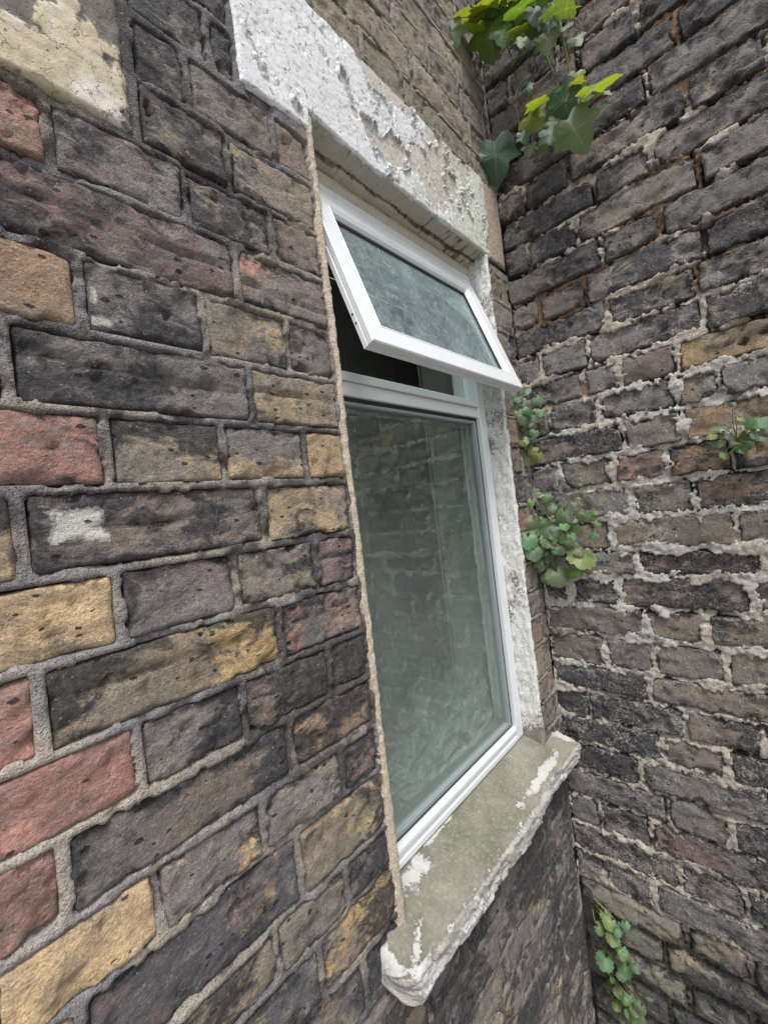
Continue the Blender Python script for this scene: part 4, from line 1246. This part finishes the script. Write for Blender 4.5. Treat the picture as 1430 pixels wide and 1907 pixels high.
# ================================================================== plants
def leaf_mesh(name, outline, veins, seed, cup=0.15, wave=0.05, rings=4):
    """outline: polar (angle from tip, radius) around the leaf's base point region; unit size, tip along -z, facing -y"""
    rg = random.Random(seed)
    ctr = np.array([0.0, -0.36])
    pts = np.array(outline, float)
    n = len(pts)
    V = [(ctr[0], 0, ctr[1])]; T = [(1, 0, 0)]
    for j in range(1, rings + 1):
        f = (j / rings) ** 0.85
        for i in range(n):
            p = ctr + (pts[i] - ctr) * f
            rr_ = np.hypot(*(p - ctr))
            y = cup * (rr_ ** 2) * 1.2 + wave * math.sin(i / n * 2 * math.pi * 3 + seed) * f * f + rg.uniform(-1, 1) * 0.012 * f
            vn = veins[i]
            y += (0.028 * vn - 0.0) * f
            V.append((p[0], y, p[1])); T.append((vn * (1 - 0.35 * f), f ** 4, 0))
    F = []
    for i in range(n):
        F.append((0, 1 + i, 1 + (i + 1) % n))
    for j in range(1, rings):
        for i in range(n):
            a = 1 + (j - 1) * n + i; b = 1 + (j - 1) * n + (i + 1) % n
            F.append((a, a + n, b + n)); F.append((a, b + n, b))
    return mesh_np(name, V, F, {'tint': np.array(T)})


# ivy: five lobes, notch at the stalk
IVY_OUT = [(0.0, -0.06), (0.16, 0.05), (0.33, 0.04), (0.42, -0.10), (0.36, -0.22), (0.45, -0.26), (0.57, -0.40), (0.44, -0.46), (0.30, -0.52),
           (0.27, -0.66), (0.16, -0.80), (0.0, -0.93), (-0.16, -0.80), (-0.27, -0.66), (-0.30, -0.52), (-0.44, -0.46), (-0.57, -0.40), (-0.45, -0.26),
           (-0.36, -0.22), (-0.42, -0.10), (-0.33, 0.04), (-0.16, 0.05)]
IVY_V = [1, 0, .8, 0, 0, 0, 1, 0, 0, 0, 0, 1, 0, 0, 0, 0, 1, 0, 0, 0, .8, 0]
ivy_meshes = [leaf_mesh("leaf", [(x * (1 + .08 * math.sin(s * 3 + x * 5)), z) for x, z in IVY_OUT], IVY_V, s, 0.16 + .06 * s, 0.03 + 0.012 * s) for s in range(4)]
# round scalloped leaves
def round_out(s):
    out, vn = [], []
    n = 26
    for i in range(n):
        a = 2 * math.pi * i / n
        r_ = 0.47 + 0.035 * (1 if i % 2 == 0 else -1)
        if i == 0:
            r_ = 0.16
        elif i in (1, n - 1):
            r_ = 0.45
        if i == n // 2:
            r_ = 0.52
        out.append((r_ * math.sin(a) * (1.06 + 0.05 * s), -0.44 + r_ * math.cos(a)))
        vn.append(1.0 if i % 4 == 1 else 0.0)
    return out, vn


rnd_meshes = []
for s in range(4):
    o_, v_n = round_out(s)
    rnd_meshes.append(leaf_mesh("leaf", o_, v_n, 20 + s, 0.26 + .08 * s, 0.05, 3))


def orient(normal, tip):
    n = Vector(normal).normalized()          # leaf faces local -y
    t = Vector(tip); t = (t - n * t.dot(n)).normalized()
    zax = -t; yax = -n; xax = yax.cross(zax)
    return Matrix((xax, yax, zax)).transposed().to_euler()


def plant(name, label, cat, base, leaves, meshes, rng, colfn, stem_mat, facing, scl=1.08, tipfn=None, nrm=None, group=None):
    t = thing(name, label, cat, base, group=group)
    tubes = []
    for i, (x, y, z, sz) in enumerate(leaves):
        p = Vector((x, y, z))
        tocam = (Vector(CAM) - p).normalized()
        n = nrm(i, tocam, rng) if nrm else (tocam * facing + Vector((-0.5, -0.3, 0.55)) + Vector((rng.uniform(-.5, .5), rng.uniform(-.5, .5), rng.uniform(-.35, .45))))
        tip = tipfn(i, rng) if tipfn else Vector((rng.uniform(-.7, .7), rng.uniform(-.7, .7), -1))
        o = link("leaf", meshes[rng.randrange(len(meshes))], M_leaf, t)
        o.rotation_euler = orient(n, tip)
        R = o.rotation_euler.to_matrix()
        s = sz * scl
        stalk = p - R @ Vector((0, 0, -0.42)) * s
        o.location = stalk - Vector(base)
        o.scale = (s, s, s)
        o.color = (*colfn(i, rng), 1)
        root = Vector(base) if not callable(getattr(base, 'x', None)) else base
        tubes.append((stalk, sz))
    return t, tubes


def stems(t, base, ends, rng, r=0.0008, rootfn=None, sag=0.012, mat=None):
    for st, sz in ends:
        a = np.array(rootfn(st)) if rootfn else np.array(base)
        b = np.array(st)
        c = (a + b) / 2 + np.array([rng.uniform(-1, 1) * sag, rng.uniform(-1, 1) * sag, sag * rng.uniform(0, 1.4)])
        path = [(1 - q) ** 2 * a + 2 * q * (1 - q) * c + q * q * b for q in np.linspace(0, 1, 7)]
        link("stalk", tubes_mesh("stalk", [(np.array(path) - np.array(base), [r * (1.2 - 0.4 * q) for q in np.linspace(0, 1, 7)])]), mat or M_stem_green, t)


MID = [[1.075,-0.007,-0.018,0.0201],[1.086,-0.048,-0.013,0.0246],[1.052,-0.071,-0.035,0.0213],[1.068,-0.011,-0.073,0.0448],[1.058,0.017,-0.08,0.0302],[1.052,-0.057,-0.091,0.0454],[1.058,-0.094,-0.059,0.0422],[1.05,-0.096,-0.086,0.0233],[1.071,-0.006,-0.098,0.035],[1.02,-0.012,-0.113,0.0470],[1.025,-0.022,-0.147,0.0420],[1.05,-0.055,-0.117,0.0454],[1.052,-0.016,-0.123,0.0294],[1.083,-0.029,-0.163,0.0398],[1.081,-0.01,-0.173,0.0278],[1.078,-0.11,-0.093,0.0235],[1.048,-0.111,-0.113,0.0207],[1.069,-0.079,-0.109,0.0239],[1.062,-0.1,-0.128,0.0211],[1.075,-0.07,-0.131,0.0193],[1.067,-0.139,-0.063,0.032],[1.071,-0.155,-0.118,0.0227],[1.073,-0.122,-0.165,0.0651],[1.064,-0.06,-0.214,0.0529],[1.064,-0.032,-0.222,0.0294],[1.051,-0.068,-0.144,0.0237],[1.06,-0.17,-0.088,0.0156],[1.05,-0.17,-0.058,0.0111],[1.053,-0.123,-0.035,0.016],[1.047,-0.151,-0.008,0.0112],[1.06,-0.133,-0.023,0.0114],[1.08,-0.135,0.011,0.0093],[1.053,-0.162,-0.073,0.0134],[1.048,-0.04,0.002,0.0145],[1.051,-0.015,0.025,0.0147],[1.064,-0.012,-0.19,0.03],[1.058,-0.018,-0.189,0.0246]]
COR = [[1.086,-0.023,0.278,0.0291],[1.067,-0.01,0.259,0.0239],[1.075,-0.027,0.246,0.0262],[1.083,-0.053,0.246,0.026],[1.09,-0.01,0.242,0.0216],[1.066,-0.01,0.221,0.0266],[1.062,-0.022,0.202,0.0313],[1.089,-0.04,0.205,0.0342],[1.068,-0.065,0.21,0.0255],[1.08,-0.036,0.184,0.0209],[1.087,-0.012,0.184,0.0242],[1.083,-0.012,0.166,0.0214],[1.069,-0.041,0.161,0.0233],[1.066,-0.012,0.145,0.0265],[1.091,-0.012,0.13,0.0215],[1.073,-0.031,0.116,0.0235],[1.085,-0.01,0.097,0.0352],[1.07,-0.041,0.101,0.0259],[1.082,-0.025,0.147,0.0211],[1.066,-0.034,0.223,0.0234]]
RIG = [[1.043,-0.407,0.091,0.0389],[1.067,-0.466,0.092,0.0416],[1.042,-0.446,0.097,0.0169],[1.076,-0.478,0.073,0.0226],[1.088,-0.449,0.067,0.0235],[1.062,-0.465,0.064,0.0226],[1.09,-0.444,0.048,0.0393],[1.082,-0.415,0.035,0.022],[1.072,-0.442,0.036,0.0174],[1.061,-0.407,0.058,0.0198],[1.084,-0.425,0.072,0.0199],[1.09,-0.396,0.078,0.0205],[1.049,-0.435,0.129,0.0134],[1.076,-0.433,0.056,0.0196],[1.044,-0.416,0.075,0.0155],[1.047,-0.471,0.056,0.0185],[1.073,-0.459,0.079,0.0191]]
BOT = [[1.083,-0.079,-1.113,0.0297],[1.081,-0.054,-1.141,0.0258],[1.078,-0.084,-1.146,0.0315],[1.079,-0.096,-1.121,0.0209],[1.08,-0.056,-1.224,0.0386],[1.078,-0.102,-1.168,0.025],[1.069,-0.106,-1.168,0.0206],[1.082,-0.102,-1.218,0.0334],[1.084,-0.08,-1.292,0.0212],[1.075,-0.099,-1.289,0.0208],[1.09,-0.107,-1.295,0.0188],[1.088,-0.104,-1.323,0.0251],[1.068,-0.133,-1.28,0.0243],[1.081,-0.118,-1.329,0.0247],[1.08,-0.101,-1.33,0.0208]]
IVY = [[0.955,0.005,1.155,0.0800],[1.024,-0.048,1.225,0.0837],[1.036,-0.065,1.162,0.1213],[1.02,-0.151,1.137,0.0778],[1.018,-0.131,1.098,0.061],[1.057,-0.132,1.077,0.068],[1.061,-0.156,1.122,0.0542],[1.003,-0.2,1.0,0.0574],[1.044,-0.221,1.042,0.0535],[1.046,-0.25,0.994,0.0381],[0.992,-0.249,1.023,0.0594],[1.029,-0.179,1.108,0.062],[1.003,-0.221,1.063,0.0589],[1.029,-0.09,1.205,0.0791],[1.017,-0.286,0.846,0.0907],[1.051,-0.273,0.856,0.0541],[1.017,-0.217,0.858,0.086],[1.001,-0.159,0.893,0.0566],[1.025,-0.147,0.878,0.0733],[1.01,-0.234,0.775,0.0984],[1.015,-0.121,0.848,0.0358],[1.057,-0.155,0.836,0.0438],[1.009,-0.249,0.879,0.0371],[1.021,-0.188,0.833,0.0416],[1.057,-0.03,0.879,0.1212],[0.99,-0.03,1.20,0.085],[1.0,-0.075,1.20,0.09],[1.03,-0.10,1.22,0.08],[1.04,-0.14,1.20,0.08],[1.02,-0.20,1.14,0.075],[1.04,-0.25,1.12,0.07],[1.05,-0.19,1.06,0.06],[1.03,-0.10,1.13,0.07],[1.03,-0.22,0.80,0.05]]
YG, MG, DG, PG = (0.165, 0.215, 0.03), (0.085, 0.145, 0.04), (0.045, 0.105, 0.060), (0.15, 0.20, 0.13)
IVYCOL = [MG, YG, MG, MG, YG, PG, MG, MG, PG, PG, MG, MG, MG, YG, YG, PG, DG, YG, YG, MG, DG, YG, YG, MG, DG, YG, YG, MG, MG, MG, PG, DG, MG, MG]
rb = random.Random(77)
for _ in range(14):
    q_ = rb.random(); IVY.append([1.02 + rb.uniform(-.02, .03), -0.18 + rb.uniform(-.07, .06), 1.22 - 0.42 * q_, rb.uniform(.032, .06)]); IVYCOL.append(rb.choice([YG, MG, MG, DG, PG]))
for _ in range(24):
    MID.append([1.06 + rb.uniform(-.012, .02), -0.055 + rb.gauss(0, .038), -0.105 + rb.gauss(0, .038), rb.uniform(.014, .034)])
for _ in range(22):
    BOT.append([1.085 + rb.uniform(-.02, .015), -0.06 - rb.random() * 0.075, -1.10 - rb.random() * 0.30, rb.uniform(.012, .026)])
rng = random.Random(41)


def ivy_n(i, tc, rg):
    j = Vector((rg.uniform(-.3, .3), rg.uniform(-.3, .3), rg.uniform(-.2, .3)))
    if i in (1, 3, 4, 10, 12, 13, 14, 17, 22, 25, 26, 28):
        return Vector((-0.35, -0.25, 1.0)) + j * 0.6             # held flat: we look up at its underside
    if i in (15, 5, 8):
        return Vector((-0.8, -0.2, 0.75)) + j
    if i in (24,):
        return tc + Vector((0, 0, 0.35))
    return tc * 0.9 + Vector((-0.3, -0.1, 0.45)) + j


def ivy_tip(i, rg):
    if i == 14:
        return Vector((0.0, -1, 0.05))
    if i == 24:
        return Vector((0.1, 0.1, -1))
    return Vector((rg.uniform(-.5, .2), rg.uniform(-.7, .5), -1))


ib = (1.095, -0.17, 1.40)
iv, ends = plant("ivy", "glossy green ivy trailing down from the top of the corner", "ivy", ib, IVY, ivy_meshes, rng,
                 lambda i, r: [c * r.uniform(.85, 1.15) for c in IVYCOL[i]], M_stem, 1.0, tipfn=ivy_tip, nrm=ivy_n, scl=0.98)
# main runners
runs = []
for path in ([(1.09, -0.17, 1.40), (1.07, -0.16, 1.22), (1.075, -0.165, 1.08), (1.085, -0.19, 0.96), (1.06, -0.195, 0.88), (1.05, -0.185, 0.80)],
             [(1.09, -0.13, 1.40), (1.06, -0.10, 1.25), (1.06, -0.11, 1.14), (1.07, -0.14, 1.06)],
             [(1.09, -0.20, 1.40), (1.06, -0.21, 1.18), (1.05, -0.22, 1.04), (1.07, -0.22, 0.93), (1.09, -0.20, 0.84)]):
    P_ = np.array(path); tq = np.linspace(0, len(P_) - 1, 26)
    Pi = np.stack([np.interp(tq, np.arange(len(P_)), P_[:, c]) for c in range(3)], 1)
    for c in range(3):
        Pi[1:-1, c] = (Pi[:-2, c] + 2 * Pi[1:-1, c] + Pi[2:, c]) / 4 + (fbm(tq[1:-1], tq[1:-1] * 0, 1.3, 3, 600 + c) - .5) * 0.012
    runs.append(Pi)
for q_ in range(9):
    x_, y_ = 1.05 + rng.uniform(-.03, .035), -0.16 + rng.uniform(-.09, .09)
    tq = np.linspace(0, 1, 22); ln_ = rng.uniform(.25, .58)
    runs.append(np.stack([x_ + (fbm(tq + q_, tq * 0, 4, 3, 700 + q_) - .5) * 0.05, y_ + (fbm(tq + q_, tq * 0, 4, 3, 720 + q_) - .5) * 0.09, 1.38 - ln_ * tq], 1))
main = [(Pi - np.array(ib), np.linspace(*((.0028, .0012) if k_ < 3 else (.0017, .0010)), len(Pi))) for k_, Pi in enumerate(runs)]
for m_ in main:
    link("stem", tubes_mesh("stem", [m_]), M_stem_green if m_[1][0] > .002 else M_stem, iv)
allp = np.concatenate(runs)


def near_run(st):
    dd = np.linalg.norm(allp - np.array(st), axis=1) + np.where(allp[:, 2] < st[2] - 0.02, 0.05, 0)
    return allp[int(np.argmin(dd))]


stems(iv, ib, ends, rng, 0.0009, near_run, 0.02, M_stem)
# dry tendrils clinging to the side wall
dry = []
for s, z, ln in ((.20, .93, .05), (.31, .62, .05), (.33, .58, .04), (.26, .72, .035), (.12, .70, .06), (.43, .98, .05), (.02, .80, .07), (.05, .56, .08), (.03, .50, .07), (.08, .78, .05)):
    q = np.linspace(0, 1, 8)
    a_ = rng.uniform(0.3, 1.4) * rng.choice((1, -1))
    path = np.stack([XC - 0.006 - 0.010 * np.sin(q * 3), -(s + ln * q * math.cos(a_) * 0.8 + 0.008 * np.sin(q * 5)), z - ln * q], 1)
    link("tendril", tubes_mesh("tendril", [(path - np.array(ib), [0.0008] * 8)]), M_stem, iv)

rc = lambda i, r: [c * r.uniform(.75, 1.2) for c in ((0.125, 0.205, 0.098) if r.random() < .75 else (0.18, 0.26, 0.10))]
yc = lambda i, r: [c * r.uniform(.75, 1.2) for c in ((0.095, 0.165, 0.095) if r.random() < .8 else (0.18, 0.23, 0.07))]
for nm, label, base, pts, cf, fac in (
        ("wall_plant", "bushy plant with round scalloped green leaves growing beside the white reveal", (1.098, -0.05, -0.09), MID, rc, 0.9),
        ("wall_plant", "narrow column of small round leaves in the corner just below the open sash", (1.103, -0.012, 0.17), COR, yc, 0.7),
        ("wall_plant", "small plant growing from a mortar joint of the side wall near the right edge", (1.106, -0.435, 0.062), [r_[:3] + [r_[3] * .85] for r_ in RIG], yc, 0.12),
        ("wall_plant", "sparse seedling trailing over mossy broken bricks at the foot of the side wall", (1.112, -0.075, -1.10), BOT, rc, 0.9)):
    t, ends = plant(nm, label, "plant", base, pts, rnd_meshes, rng, cf, M_stem_green, fac, group="plants growing out of the walls")
    stems(t, base, ends, rng, 0.0008, (lambda st: (1.106, -0.02 - 0.25 * abs(st[1]), st[2] + 0.012)) if base[2] in (0.17, -1.10) else None)
